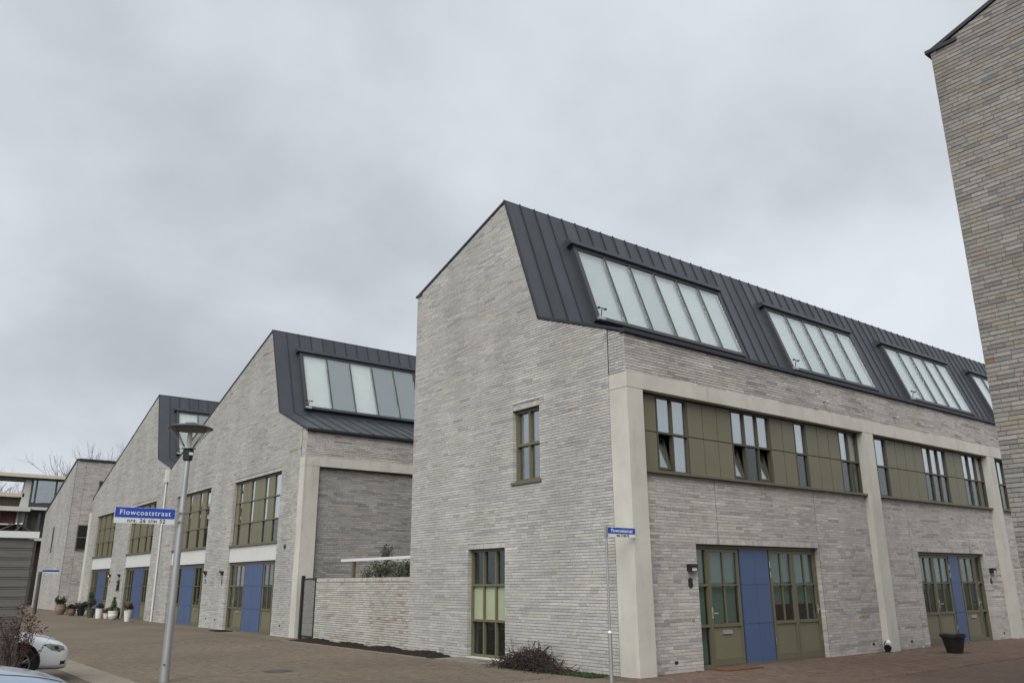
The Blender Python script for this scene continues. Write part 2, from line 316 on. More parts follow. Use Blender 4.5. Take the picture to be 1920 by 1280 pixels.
def brick_wall(parent, name, fr, u0, u1, zb, top, holes=(), pal='gable', mortar='mortar_dark', d0=0.0, thick=0.3, gv=.008, gh=.012, nind=0, frange=None, joints=(), relief=.008):
    """top: list of (u,z); holes: (u0,u1,z0,z1,reveal,soldier)."""
    # solid body in strips
    cuts = sorted(set([u0, u1] + [t[0] for t in top if u0 < t[0] < u1] + [h for H in holes for h in H[:2] if u0 < h < u1]))
    mb = MB()
    for a, b in zip(cuts, cuts[1:]):
        m = (a + b) / 2; hs = sorted([(H[2], H[3]) for H in holes if H[0] - 1e-6 <= a and b <= H[1] + 1e-6])
        za, zc = topz(top, a + 1e-7), topz(top, b - 1e-7); z = zb
        for h0, h1 in hs:
            if h0 > z + 1e-6: fr.box(mb, a, b, z, h0, d0 - thick, d0)
            z = h1
        p = []
        for dd in (d0, d0 - thick):
            p.append([fr.P(a, z, dd), fr.P(b, z, dd), fr.P(b, zc, dd), fr.P(a, za, dd)])
        mb.hexa([p[0][0], p[0][1], p[1][1], p[1][0], p[0][3], p[0][2], p[1][2], p[1][3]])
    w = mb.build(name, mortar, parent)
    # bricks
    B = []; f0, f1 = frange or (u0, u1); zmax = max(t[1] for t in top)
    nc = int((zmax - zb) / COURSE) + 1
    for c in range(nc):
        z0 = zb + c * COURSE + gh * .5; z1 = z0 + COURSE - gh; zm = (z0 + z1) / 2
        # intervals at this height
        us = np.array([u0] + [t[0] for t in top if u0 < t[0] < u1] + [u1]); iv = []
        cur = None
        N = 240
        samp = np.linspace(u0, u1, N); zc_ = z0 + .012 if fr.k == 'G' else z1 - .001
        ok = np.array([topz(top, u) >= zc_ for u in samp])
        i = 0
        while i < N:
            if ok[i]:
                j = i
                while j + 1 < N and ok[j + 1]: j += 1
                a, b = samp[i], samp[j]
                # sharpen the ends by bisection
                if i > 0:
                    lo, hi = samp[i - 1], samp[i]
                    for _ in range(18):
                        md = (lo + hi) / 2
                        if topz(top, md) >= zc_: hi = md
                        else: lo = md
                    a = hi
                if j < N - 1:
                    lo, hi = samp[j], samp[j + 1]
                    for _ in range(18):
                        md = (lo + hi) / 2
                        if topz(top, md) >= zc_: lo = md
                        else: hi = md
                    b = lo
                iv.append([a, b, 0, 0]); i = j + 1
            else: i += 1
        for H in holes:
            top_h = H[3] + (.11 if H[5] else 0)
            if z1 > H[2] + .004 and z0 < top_h - .004:
                rv = H[4] if zm < H[3] else 0; nv = []
                for a, b, ra, rb in iv:
                    if H[1] <= a or H[0] >= b: nv.append([a, b, ra, rb]); continue
                    if H[0] > a + .02: nv.append([a, H[0], ra, rv])
                    if H[1] < b - .02: nv.append([H[1], b, rv, rb])
                iv = nv
        for jn in joints:
            nv = []
            for a, b, ra, rb in iv:
                if a < jn < b: nv += [[a, jn - .007, ra, 0], [jn + .007, b, 0, rb]]
                else: nv.append([a, b, ra, rb])
            iv = nv
        for a, b, ra, rb in iv:
            if b < f0 or a > f1: continue
            u = a; first = True
            while u < b - .012:
                L = LB
                if first: L = random.choice((.10, .155, .21, .06)) if not ra else random.choice((.10, .21))
                elif random.random() < .13: L = .10
                e = min(u + L, b)
                if b - e < .045: e = b
                last = e >= b - 1e-6
                if e > f0 and u < f1:
                    B.append((u - (.003 if first and ra else 0), e + (.003 if last and rb else 0), z0, z1, (ra if first else 0) or (rb if last else 0)))
                u = e + gv; first = False
    for H in holes:
        if H[5] and H[3] + .11 < zmax and H[1] > f0 and H[0] < f1:
            u = H[0] + .004
            while u < H[1] - .03:
                B.append((u, min(u + .052, H[1]), H[3] + .004, H[3] + .106, H[4])); u += .06
    if fr.k == 'G':
        NB = []
        for (a, b, z0, z1, rv) in B:
            ta, tb = topz(top, max(a, u0 + 1e-6)), topz(top, min(b, u1 - 1e-6)); lim = z1 + .004
            if (ta >= lim) == (tb >= lim): NB.append((a, b, z0, z1, rv)); continue
            lo, hi = a, b
            for _ in range(20):
                md = (lo + hi) / 2
                if (topz(top, md) >= lim) == (ta >= lim): lo = md
                else: hi = md
            for p_, q_ in ((a, lo), (lo, b)):
                if q_ - p_ > .002: NB.append((p_, q_, z0, z1, rv))
        B = NB
    arr = []; cols = []; ind = []
    camv = np.array(CAM)
    pc = None
    for (a, b, z0, z1, rv) in B:
        if pc is None or random.random() > .42: pc = pick(pal)
        else: q_ = random.gauss(1, .03); pc = tuple(v_ * q_ for v_ in pc)
        dd = relief * random.uniform(.55, 1.35)
        bb = fr.bounds(a, b, z0, z1, d0 - (rv if rv else .03), d0 + dd)
        full = abs((b - a) - LB) < .002 and not rv and topz(top, a) > z1 + .02 and topz(top, b) > z1 + .02
        arr.append(bb); cols.append(pc); ind.append((full, dd, (a + b) / 2, (z0 + z1) / 2))
    arr = np.array(arr); cols = np.array(cols)
    keep = np.ones(len(arr), bool)
    if nind:
        ctr = np.stack([(arr[:, 0] + arr[:, 1]) / 2, (arr[:, 2] + arr[:, 3]) / 2, (arr[:, 4] + arr[:, 5]) / 2], 1)
        v = ctr - camv; cc = v @ np.array(((CR.x, CU.x, CF.x), (CR.y, CU.y, CF.y), (CR.z, CU.z, CF.z)))
        inview = (np.abs(cc[:, 0] / cc[:, 2]) < .62) & (np.abs(cc[:, 1] / cc[:, 2]) < .415) & (cc[:, 2] > 0)
        dist = np.linalg.norm(v, axis=1) + np.where(inview, 0, 1e4) + np.where([i[0] for i in ind], 0, 2e4)
        for k in np.argsort(dist)[:nind]:
            if dist[k] > 1e4: break
            keep[k] = False; f_, dd, uc, zc = ind[k]
            o = bpy.data.objects.new('brick', brick_mesh(fr.k, pal, random.randrange(36), LB, COURSE - gh)); COL.objects.link(o)
            o.parent = w; o.location = fr.P(uc, zc, d0 + dd - .02)
    tops = None
    if fr.k == 'G':
        tops = np.array([[max(z0 + .003, min(z1, topz(top, min(max(a, u0 + 1e-6), u1 - 1e-6)) - .004)), max(z0 + .003, min(z1, topz(top, min(max(b, u0 + 1e-6), u1 - 1e-6)) - .004))] for (a, b, z0, z1, rv) in B])
        keep |= (np.abs(tops - arr[:, 5:6]).max(axis=1) > .002) & keep
    boxes_object('brick_field', arr[keep], cols[keep], 'brick', w, kind='stuff', tops=None if tops is None else tops[keep])
    if joints:
        for jn in joints:
            m = MB(); zt = topz(top, jn)
            hs = sorted([(H[2], H[3]) for H in holes if H[0] < jn < H[1]]); z = zb
            for h0, h1 in hs:
                if h0 > z + .05: fr.box(m, jn - .007, jn + .007, z, h0, d0 - .01, d0 + .002)
                z = h1
            fr.box(m, jn - .007, jn + .007, z, zt - .02, d0 - .01, d0 + .002); m.build('expansion_joint', 'sign_black', w)
    return w

# ------------------------------------------------------------------ windows, doors
def grid_window(parent, name, fr, us, zs, d, panes, mat='olive', bar=.045, edge=.06, depth=.07, interior=True, gmat='glass', curtains=(), room=.55, backs=None, pd=.05):
    """Bars on every u in us and z in zs; panes[(i,j)] overrides the pane material."""
    mb = MB(); u0, u1, z0, z1 = us[0], us[-1], zs[0], zs[-1]
    fr.box(mb, u0, u0 + edge, z0, z1, d - depth, d); fr.box(mb, u1 - edge, u1, z0, z1, d - depth, d)
    fr.box(mb, u0 + edge, u1 - edge, z1 - edge, z1, d - depth, d); fr.box(mb, u0 + edge, u1 - edge, z0, z0 + edge, d - depth, d)
    for u in us[1:-1]: fr.box(mb, u - bar / 2, u + bar / 2, z0 + edge, z1 - edge, d - depth, d - .004)
    for z in zs[1:-1]: fr.box(mb, u0 + edge, u1 - edge, z - bar / 2, z + bar / 2, d - depth, d + .006)
    w = mb.build(name, mat, parent)
    for i in range(len(us) - 1):
        for j in range(len(zs) - 1):
            pm = panes.get((i, j), panes.get('all', gmat))
            if pm is None: continue
            a = us[i] + (edge if i == 0 else bar / 2); b = us[i + 1] - (edge if i == len(us) - 2 else bar / 2)
            c = zs[j] + (edge if j == 0 else bar / 2); e = zs[j + 1] - (edge if j == len(zs) - 2 else bar / 2)
            if pm == 'panel': MBp = MB(); fr.box(MBp, a + .008, b - .008, c + .008, e - .008, d - .05, d - .022); MBp.build('panel', 'olive_panel', w); continue
            g = MB(); fr.box(g, a - .006, b + .006, c - .006, e + .006, d - pd - .006, d - pd + .004); g.build('pane', pm, w)
            if (i, j) in curtains or 'all' in curtains:
                q = MB(); fr.box(q, a - .02, b + .02, c - .02, e + .02, d - pd - .065, d - pd - .05); q.build('curtain', (backs or {}).get((i, j), 'curtain'), w)
    if interior:
        m = MB(); t = .03
        fr.box(m, u0 - .3, u1 + .3, z0 - .2, z1 + .2, d - room - t, d - room)
        fr.box(m, u0 - .3 - t, u0 - .3, z0 - .2, z1 + .2, d - room, d - .35); fr.box(m, u1 + .3, u1 + .3 + t, z0 - .2, z1 + .2, d - room, d - .35)
        m.build('room_wall', 'interior', w)
    return w
def handle(parent, fr, u, z, d, s=1):
    m = MB(); fr.box(m, u - .016, u + .016, z - .11, z + .11, d, d + .01); m.box(*fr.bounds(u - .012, u + .012, z - .012, z + .012, d + .01, d + .055))
    fr.box(m, min(u, u + s * .12), max(u, u + s * .12), z - .01, z + .01, d + .045, d + .065); m.build('handle', 'chrome', parent)
def door_leaf(parent, fr, u0, u1, z1, zsplit, zmid, d, hand=0, slot=False, pm='glass', pms=None, interior=True, hinges=0):
    """A leaf with two columns by two rows of panes above and a solid panel below."""
    mb = MB(); s = .07; z0 = .04
    fr.box(mb, u0, u0 + s, z0, z1, d - .06, d); fr.box(mb, u1 - s, u1, z0, z1, d - .06, d)
    fr.box(mb, u0 + s, u1 - s, z1 - s, z1, d - .06, d); fr.box(mb, u0 + s, u1 - s, z0, z0 + .13, d - .06, d)
    fr.box(mb, u0 + s, u1 - s, zsplit - .03, zsplit + .03, d - .06, d + .012); fr.box(mb, u0 + s, u1 - s, zmid - .015, zmid + .015, d - .06, d + .006)
    um = (u0 + u1) / 2; fr.box(mb, um - .013, um + .013, zsplit + .03, z1 - s, d - .06, d - .004)
    w = mb.build('door', 'olive', parent)
    p = MB(); fr.box(p, u0 + s, u1 - s, z0 + .13, zsplit - .03, d - .05, d - .02); p.build('panel', 'olive_panel', w)
    for i, (a, b) in enumerate(((u0 + s, um - .013), (um + .013, u1 - s))):
        for j, (c, e) in enumerate(((zsplit + .03, zmid - .018), (zmid + .018, z1 - s))):
            g = MB(); fr.box(g, a, b, c, e, d - .036, d - .028); g.build('pane', (pms or {}).get((i, j), pm), w)
    if hand: handle(w, fr, (u0 + .045) if hand > 0 else (u1 - .045), 1.04, d, hand)
    if slot:
        m = MB(); fr.box(m, um - .17, um + .13, zsplit - .17, zsplit - .10, d - .02, d + .008); fr.box(m, um - .15, um + .11, zsplit - .115, zsplit - .10, d + .008, d + .02); m.build('letter_slot', 'chrome', w)
    if hinges:
        for zz in (.42, 2.0, 1.78):
            m = MB(); uu = u0 - .008 if hinges < 0 else u1 + .008
            fr.box(m, uu - .011, uu + .011, zz - .07, zz + .07, d - .01, d + .014); m.build('hinge', 'chrome', w)
    return w
def wall_lamp(parent, fr, u, z, d, lit=False):
    m = MB(); fr.box(m, u - .10, u + .10, z - .05, z + .08, d, d + .05)
    fr.box(m, u - .09, u + .09, z + .02, z + .085, d + .05, d + .13); fr.box(m, u - .10, u - .075, z - .06, z + .02, d + .05, d + .12); fr.box(m, u + .075, u + .10, z - .06, z + .02, d + .05, d + .12)
    w = m.build('wall_lamp', 'black_plastic', parent)
    q = MB(); fr.box(q, u - .075, u + .075, z - .045, z + .02, d + .05, d + .115); q.build('lamp_glass', 'lamp_lit' if lit else 'curtain', w)
    return w
DG = None
def text_mesh(name, body, size, mat, parent, mtx, extrude=.002, bold=0.0, align='CENTER', spacing=1.0, shear=0.0):
    cu = bpy.data.curves.new(name, 'FONT'); cu.body = body; cu.size = size; cu.extrude = extrude; cu.offset = bold; cu.align_x = align; cu.align_y = 'CENTER'; cu.space_character = spacing; cu.shear = shear
    t = bpy.data.objects.new(name, cu); COL.objects.link(t); bpy.context.view_layer.update()
    me = bpy.data.meshes.new_from_object(t.evaluated_get(bpy.context.evaluated_depsgraph_get())); bpy.data.objects.remove(t)
    me.transform(mtx); me.materials.clear(); me.materials.append(MATS[mat])
    o = bpy.data.objects.new(name, me); COL.objects.link(o); attach(o, parent); return o
def face_mtx(fr, u, z, d):
    """text that reads from outside the wall"""
    if fr.k == 'F': return Matrix(((1, 0, 0, u), (0, 0, -1, fr.c - d), (0, 1, 0, z), (0, 0, 0, 1)))
    return Matrix(((0, 0, -1, fr.c - d), (-1, 0, 0, u), (0, 1, 0, z), (0, 0, 0, 1)))

# ================================================================== THE SETTING
GX = 11.36; FY = 10.92
def plane_obj(name, x0, x1, y0, y1, z, mat, thick=0.0):
    m = MB()
    if thick: m.box(x0, x1, y0, y1, z - thick, z)
    else: m.v = [(x0, y0, z), (x1, y0, z), (x1, y1, z), (x0, y1, z)]; m.f = [(0, 1, 2, 3)]
    return m.build(name, mat)
def paving_material(name, c1, c2, cj, scale):
    m = bpy.data.materials.new(name); m.use_nodes = True; N = m.node_tree.nodes; L = m.node_tree.links; b = N['Principled BSDF']
    b.inputs['Roughness'].default_value = .92; b.inputs['Specular IOR Level'].default_value = .25
    g = N.new('ShaderNodeNewGeometry'); br = N.new('ShaderNodeTexBrick')
    br.inputs['Color1'].default_value = (*c1, 1); br.inputs['Color2'].default_value = (*c2, 1); br.inputs['Mortar'].default_value = (*cj, 1)
    br.inputs['Scale'].default_value = scale; br.inputs['Mortar Size'].default_value = .02; br.inputs['Brick Width'].default_value = .5; br.inputs['Row Height'].default_value = .25
    n = N.new('ShaderNodeTexNoise'); n.inputs['Scale'].default_value = .35; n.inputs['Detail'].default_value = 7
    L.new(g.outputs['Position'], br.inputs['Vector']); L.new(g.outputs['Position'], n.inputs['Vector'])
    mr = N.new('ShaderNodeMapRange'); mr.inputs['From Min'].default_value = .3; mr.inputs['From Max'].default_value = .7; mr.inputs['To Min'].default_value = .82; mr.inputs['To Max'].default_value = 1.18
    L.new(n.outputs['Fac'], mr.inputs['Value']); v = N.new('ShaderNodeVectorMath'); v.operation = 'SCALE'; L.new(br.outputs['Color'], v.inputs[0]); L.new(mr.outputs[0], v.inputs['Scale'])
    L.new(v.outputs[0], b.inputs['Base Color'])
    bp = N.new('ShaderNodeBump'); bp.inputs['Strength'].default_value = .3; bp.inputs['Distance'].default_value = .004; bp.invert = True; L.new(br.outputs['Fac'], bp.inputs['Height']); L.new(bp.outputs[0], b.inputs['Normal'])
    MATS[name] = m
ROADC = ((.137, .111, .085), (.129, .104, .079)); YARDC = ((.138, .098, .077), (.116, .081, .064)); PARKC = ((.14, .112, .092), (.118, .094, .078))
paving_material('road_paving', ROADC[0], ROADC[1], (.108, .088, .068), 2.4)
paving_material('yard_paving', YARDC[0], YARDC[1], (.055, .044, .036), 2.4)
paving_material('park_paving', PARKC[0], PARKC[1], (.07, .058, .048), 2.4)
material('ground_far', (.09, .085, .06), rough=1.0, noise=.4, nscale=.5)
ground = structure(plane_obj('ground', -600, 900, -600, 900, -0.012, 'ground_far'))
def paved(name, x0, x1, y0, y1, mat, cols, field, along='y'):
    """A paved sheet, with real clinker pavers standing a little proud of it where they are near enough to be seen."""
    base = structure(plane_obj(name, x0, x1, y0, y1, 0.0, mat))
    fx0, fx1, fy0, fy1 = field; arr = []; col = []
    L, W, g = .20, .10, .006
    nu = int((fx1 - fx0) / W); nv = int((fy1 - fy0) / L) + 1
    for i in range(nu):
        x = fx0 + i * W
        for j in range(nv):
            y = fy0 + j * L + (L / 2 if i % 2 else 0)
            if y > fy1: continue
            h = .006 + random.uniform(-.0022, .0022)
            arr.append((x + g / 2, x + W - g / 2, y + g / 2, min(y + L - g / 2, fy1), -.01, h))
            c = cols[0] if random.random() < .5 else cols[1]; k = random.gauss(1, .06) * (1 + .10 * math.sin(x * .7 + 1.3 * math.sin(y * .45)) * math.sin(y * .9 + x * .3))
            col.append((c[0] * k, c[1] * k * random.gauss(1, .02), c[2] * k * random.gauss(1, .03)))
    arr = np.array(arr); 
    if along == 'x': pass
    boxes_object('pavers', arr, np.clip(col, .02, .5), 'paver', base, kind='stuff'); return base
road = paved('road', 4.25, 10.85, -40, 140, 'road_paving', ROADC, (4.26, 10.40, 12.0, 27.0))
yard = paved('pavement', 10.85, 60, -40, 10.92 + .30, 'yard_paving', YARDC, (10.86, 30.0, 8.2, 11.06))
verge = structure(plane_obj('pavement_verge', 10.85, 11.8, 11.225, 140, -0.001, 'dirt'))
far_strip = structure(plane_obj('pavement_strip', 10.40, 11.40, 25.3, 140, 0.006, 'road_paving'))
parking = structure(plane_obj('parking_bay', -30, 3.62, -40, 120, 0.0, 'park_paving'))
kerb_o = MB()
for k in range(60):
    y = -10 + k * 1.0; kerb_o.box(3.62, 4.245, y + .004, y + .996, -.05, .012 + random.uniform(-.002, .002))
kerb_o = structure(kerb_o.build('kerb', 'kerb'))

# ------------------------------------------------------------------ roofs
def seg_normal(a, b, up=True):
    t = Vector((0, b[0] - a[0], b[1] - a[1])).normalized(); n = Vector((0, -t.z, t.y))
    return t, n
def sheet(mb, a, b, x0, x1, th, lift=0.0, flip=1):
    """A roof sheet from profile point a to b (y,z), its top side th above the line."""
    t, n = seg_normal(a, b); n = n * flip
    A = Vector((0, a[0], a[1])) + n * lift; B = Vector((0, b[0], b[1])) + n * lift
    p = [A + Vector((x0, 0, 0)), A + Vector((x1, 0, 0)), B + Vector((x1, 0, 0)), B + Vector((x0, 0, 0))]
    mb.hexa(p + [q + n * th for q in p]); return mb
def saddle(house, prof, x0, x1, wins, mirror=False, seam=.47, seam_off=.44, back=None, wind=True, lip=True):
    """prof: eave, steep bottom, peak, far eave as (y,z). The steep zinc face looks to -y."""
    ev, sb, pk, le = prof
    m = MB(); sheet(m, ev, sb, x0, x1, .05); sheet(m, sb, pk, x0, x1, .05); sheet(m, pk, le, x0, x1, .06)
    roof = m.build('roof', 'zinc', house)
    t, n = seg_normal(sb, pk); Ls = math.hypot(pk[0] - sb[0], pk[1] - sb[1])
    def S(x, s, d): q = Vector((x, sb[0], sb[1])) + t * s + n * (d + .05); return q
    def sbox(mb, xa, xb, sa, sc, da, dc): mb.hexa([S(xa, sa, da), S(xb, sa, da), S(xb, sc, da), S(xa, sc, da), S(xa, sa, dc), S(xb, sa, dc), S(xb, sc, dc), S(xa, sc, dc)])
    zs = lambda z: (z - sb[1]) / t.z
    # standing seams
    k = 0; x = x0 + seam_off
    while x < x1 - .1:
        lo = 0.0
        for (wx0, wx1, wz0, wz1, nn) in wins:
            if wx0 - .22 < x < wx1 + .16: lo = zs(wz1) + .26
        q = MB(); sbox(q, x - .013, x + .013, lo, Ls + .04, 0, .036); q.build('seam', 'zinc_edge', roof)
        tt, nn2 = seg_normal(ev, sb); Lh = math.hypot(sb[0] - ev[0], sb[1] - ev[1])
        def T(xx, s, d): return Vector((xx, ev[0], ev[1])) + tt * s + nn2 * (d + .05)
        q = MB(); q.hexa([T(x - .011, .02, 0), T(x + .011, .02, 0), T(x + .011, Lh, 0), T(x - .011, Lh, 0), T(x - .011, .02, .03), T(x + .011, .02, .03), T(x + .011, Lh, .03), T(x - .011, Lh, .03)]); q.build('seam', 'zinc_edge', roof)
        x += seam
    # one zinc pan between each pair of seams
    xs_ = [x0]; x = x0 + seam_off
    while x < x1 - .1: xs_.append(x); x += seam
    xs_.append(x1); tt, nn2 = seg_normal(ev, sb); Lh = math.hypot(sb[0] - ev[0], sb[1] - ev[1])
    for a, b in zip(xs_, xs_[1:]):
        lo = 0.0
        for (wx0, wx1, wz0, wz1, nn) in wins:
            if wx0 - .2 < (a + b) / 2 < wx1 + .14: lo = zs(wz1) + .26
        j1, j2, j3, j4 = (random.uniform(.002, .010) for _ in range(4)); zm_ = random.choice(('zinc', 'zinc', 'zinc_b', 'zinc_c'))
        q = MB(); q.hexa([S(a + .004, lo, -.002), S(b - .004, lo, -.002), S(b - .004, Ls, -.002), S(a + .004, Ls, -.002), S(a + .004, lo, j1), S(b - .004, lo, j2), S(b - .004, Ls, j3), S(a + .004, Ls, j4)]); q.build('zinc_pan', zm_, roof)
        def T(xx, s_, d_): return Vector((xx, ev[0], ev[1])) + tt * s_ + nn2 * (d_ + .05)
        q = MB(); q.hexa([T(a + .004, .02, -.002), T(b - .004, .02, -.002), T(b - .004, Lh - .01, -.002), T(a + .004, Lh - .01, -.002), T(a + .004, .02, j2), T(b - .004, .02, j1), T(b - .004, Lh - .01, j4), T(a + .004, Lh - .01, j3)]); q.build('zinc_pan', zm_, roof)
    # verge flashing along the gable, ridge cap, gutters
    v = MB()
    for a, b, th in ((ev, sb, .058), (sb, pk, .058), (pk, le, .06)): sheet(v, a, b, x0 - .03, x0 + .02, th, lift=-.004)
    v.build('verge_flashing', 'zinc_edge', house)
    r = MB(); r.tube([(x0 - .03, pk[0] + .01, pk[1] + .055), (x1, pk[0] + .01, pk[1] + .055)], .024, 8); r.build('ridge_cap', 'zinc_edge', house)
    g = MB(); g.box(x0 - .04, x1, ev[0] - .10, ev[0] + .05, ev[1] - .035, ev[1] + .045); g.build('gutter', 'zinc_edge', house)
    if lip:
        g = MB(); g.box(x0 - .035, x1, le[0] - .26, le[0] + .07, le[1] + .0, le[1] + .055); g.build('gutter', 'zinc_edge', house)
    for wi, (wx0, wx1, wz0, wz1, backs) in enumerate(wins):
        n_p = len(backs); s0, s1 = zs(wz0), zs(wz1); H = .15
        fm = MB()
        sbox(fm, wx0 - .13, wx0, s0 - .10, s1 + .10, 0, H); sbox(fm, wx1, wx1 + .07, s0 - .10, s1 + .10, 0, H)
        sbox(fm, wx0, wx1, s1, s1 + .10, 0, H); sbox(fm, wx0, wx1, s0 - .10, s0, 0, H + .01)
        w = fm.build('roof_window', 'frame_dark', house)
        hd = MB(); sbox(hd, wx0 - .24, wx1 + .12, s1 + .10, s1 + .22, 0, H + .08); sbox(hd, wx0 - .24, wx1 + .12, s1 + .225, s1 + .30, 0, H - .02); hd.build('hood', 'zinc', w)
        step = (wx1 - wx0) / n_p
        for k in range(n_p):
            a = wx0 + k * step; b = a + step
            p = MB(); sbox(p, a + .03, b - .03, s0, s1, H - .035, H - .025); p.build('pane', 'glass_roof', w)
            bl = MB(); sbox(bl, a + .012, b - .012, s0, s1, .012, .02); bl.build('blind', (random.choice(('blind_mint', 'blind_mint_b', 'blind_mint_c')) if backs[k] == 'blind_mint' else backs[k]), w)
            if k: q = MB(); sbox(q, a - .027, a - .009, s0, s1, .05, H + .008); sbox(q, a + .009, a + .027, s0, s1, .05, H + .008); sbox(q, a - .009, a + .009, s0, s1, .05, H - .012); q.build('mullion', 'frame_mid', w)
        sc = MB(); c = S(wx0 - .02, s0 - .06, H + .03)
        sc.tube([c, c + Vector((0, -.05, .22))], .012, 5); h = c + Vector((0, -.05, .22)); sc.tube([h + Vector((-.11, 0, 0)), h + Vector((.11, 0, 0))], .012, 5); sc.lathe([(.001, -.03), (.035, -.02), (.035, .02), (.001, .03)], h + Vector((-.11, 0, 0)), 8); sc.lathe([(.001, -.03), (.035, -.02), (.035, .02), (.001, .03)], h + Vector((.11, 0, 0)), 8)
        if wind: sc.build('wind_sensor', 'black_plastic', w)
        sm = MB(); sbox(sm, wx0 - .12, wx0 + .10, s0 - .13, s0 - .05, H, H + .06); sm.build('motor_box', 'steel', w)
    return roof

# ------------------------------------------------------------------ entrances
def entrance(house, fr, d, z1, items, blind_mat='blind_teal', hinges=True):
    us = [x for it in items for x in it[1:3]]; u0, u1 = min(us), max(us)
    m = MB(); fr.box(m, u0 - .05, u0, 0, z1, d - .08, d + .015); fr.box(m, u1, u1 + .05, 0, z1, d - .08, d + .015); fr.box(m, u0, u1, z1 - .06, z1, d - .08, d + .015); fr.box(m, u0, u1, 0.0, .035, d - .08, d + .03)
    e = m.build('door_frame', 'olive', house)
    rm = MB(); fr.box(rm, u0 - .3, u1 + .3, -.02, z1 + .3, d - 1.25, d - 1.2); fr.box(rm, u0 - .33, u0 - .3, -.02, z1 + .3, d - 1.2, d - .35); fr.box(rm, u1 + .3, u1 + .33, -.02, z1 + .3, d - 1.2, d - .35); fr.box(rm, u0 - .3, u1 + .3, z1 + .3, z1 + .33, d - 1.2, d - .35); fr.box(rm, u0 - .3, u1 + .3, -.03, -.001, d - 1.2, d - .1); rm.build('room_wall', 'interior', e)
    for it in items:
        kind, a, b, opt = it
        if kind == 'side':
            w = grid_window(house, 'sidelight', fr, [a, b], [.035, .80, 1.58, z1 - .06], d, {}, edge=.035, bar=.05, interior=False)
            bz = opt.get('blind')
            if bz is not None: q = MB(); fr.box(q, a + .02, b - .02, bz, z1 - .08, d - .13, d - .12); q.build('blind', blind_mat, w)
        elif kind == 'door':
            w = door_leaf(house, fr, a, b, z1 - .07, .80, 1.58, d, hand=opt.get('hand', 0), slot=opt.get('slot', False), hinges=opt.get('hinges', 0))
            bz = opt.get('blind')
            if bz is not None: q = MB(); fr.box(q, a + .05, b - .05, bz, z1 - .1, d - .13, d - .12); q.build('blind', blind_mat, w)
        else:
            n = opt.get('n', 1); st = (b - a) / n
            bk = MB(); fr.box(bk, a, b, .01, z1 - .06, d - .08, d - .03); bk = bk.build('panel_backing', 'sign_black', house)
            for i in range(n):
                for (p0, p1) in ((.02, .795), (.803, 1.575), (1.583, z1 - .065)):
                    q = MB(); fr.box(q, a + i * st + .004, a + (i + 1) * st - .004, p0, p1, d - .028, d + .006); q.build('blue_panel', 'blue_panel', bk)
    return e
material('blind_teal', (0.215, 0.290, 0.255), rough=0.85, noise=0.10, nscale=1.5)

# ================================================================== HOUSE AT THE CORNER (number 8)
FG = Fr('G', GX); FF = Fr('F', FY)
XB = 42.0
PB = ((10.97, 6.48), (13.60, 7.43), (14.84, 10.81), (18.92, 9.43))
hB = thing('brick_house', (GX, FY, 0), 'pale grey brick corner house with zinc roof, concrete columns and number 8 on its front', 'house')
joint_top = [(11.415, 6.62), (13.60, 7.41), (14.84, 10.79), (18.92, 9.41)]
brick_wall(hB, 'gable_wall', FG, 11.415, 18.92, 0, joint_top, holes=[(14.87, 16.31, .05, 2.40, .12, True), (13.60, 14.56, 3.76, 5.42, .12, True)], pal='gable', mortar='mortar_soft', nind=170, thick=.3, gv=.004, gh=.010)
brick_wall(hB, 'corner_wall', FG, 10.955, 11.40, 5.66, [(10.955, 6.45), (11.40, 6.61)], pal='gable', mortar='mortar_dark', d0=-.015, nind=0)
jm = MB(); FG.box(jm, 11.40, 11.415, 0, 6.6, -.2, -.012); jm.build('expansion_joint', 'sign_black', hB)
brick_wall(hB, 'parapet_wall', FF, GX + .31, XB, 5.65, [(GX + .31, 6.45), (XB, 6.45)], pal='front', mortar='mortar_dark', d0=-.03, frange=(GX, 31), nind=0, joints=(20.25, 27.45))
cb = []; cc = []
for c in range(13):          # toothed corner above the column
    z0 = 5.656 + c * .06
    L = .21 if c % 2 else .31
    cb.append((GX + .01, GX + L - .004, FY + .022, FY + .05, z0 + .006, z0 + .054)); cc.append(pick('front'))
    if L < .3: cb.append((GX + .214, GX + .306, FY + .024, FY + .05, z0 + .006, z0 + .054)); cc.append(pick('front'))
cm = MB(); cm.box(GX + .02, GX + .31, FY + .03, FY + .2, 5.655, 6.45); cw = cm.build('corner_pier', 'mortar_dark', hB); boxes_object('brick_field', cb, cc, 'brick', cw, kind='stuff')
# concrete frame
colx = [(GX - .012, 11.79), (19.97, 20.45), (27.17, 27.65), (34.6, 35.08), (XB - .48, XB)]
for i, (a, b) in enumerate(colx):
    m = MB(); m.box(a, b, FY - .012, FY + .48 if i == 0 else FY + .36, 0 if i else -.02, 5.325); m.build('concrete_column', 'concrete', hB)
bj = [GX - .014, 20.21, 27.41, 34.84, XB]
for i, (a, b) in enumerate(zip(bj, bj[1:])):
    m = MB(); m.box(a + (.003 if i else 0), b - .003, FY - .014, FY + .478, 5.333, 5.645); m.build('concrete_beam', 'concrete', hB)
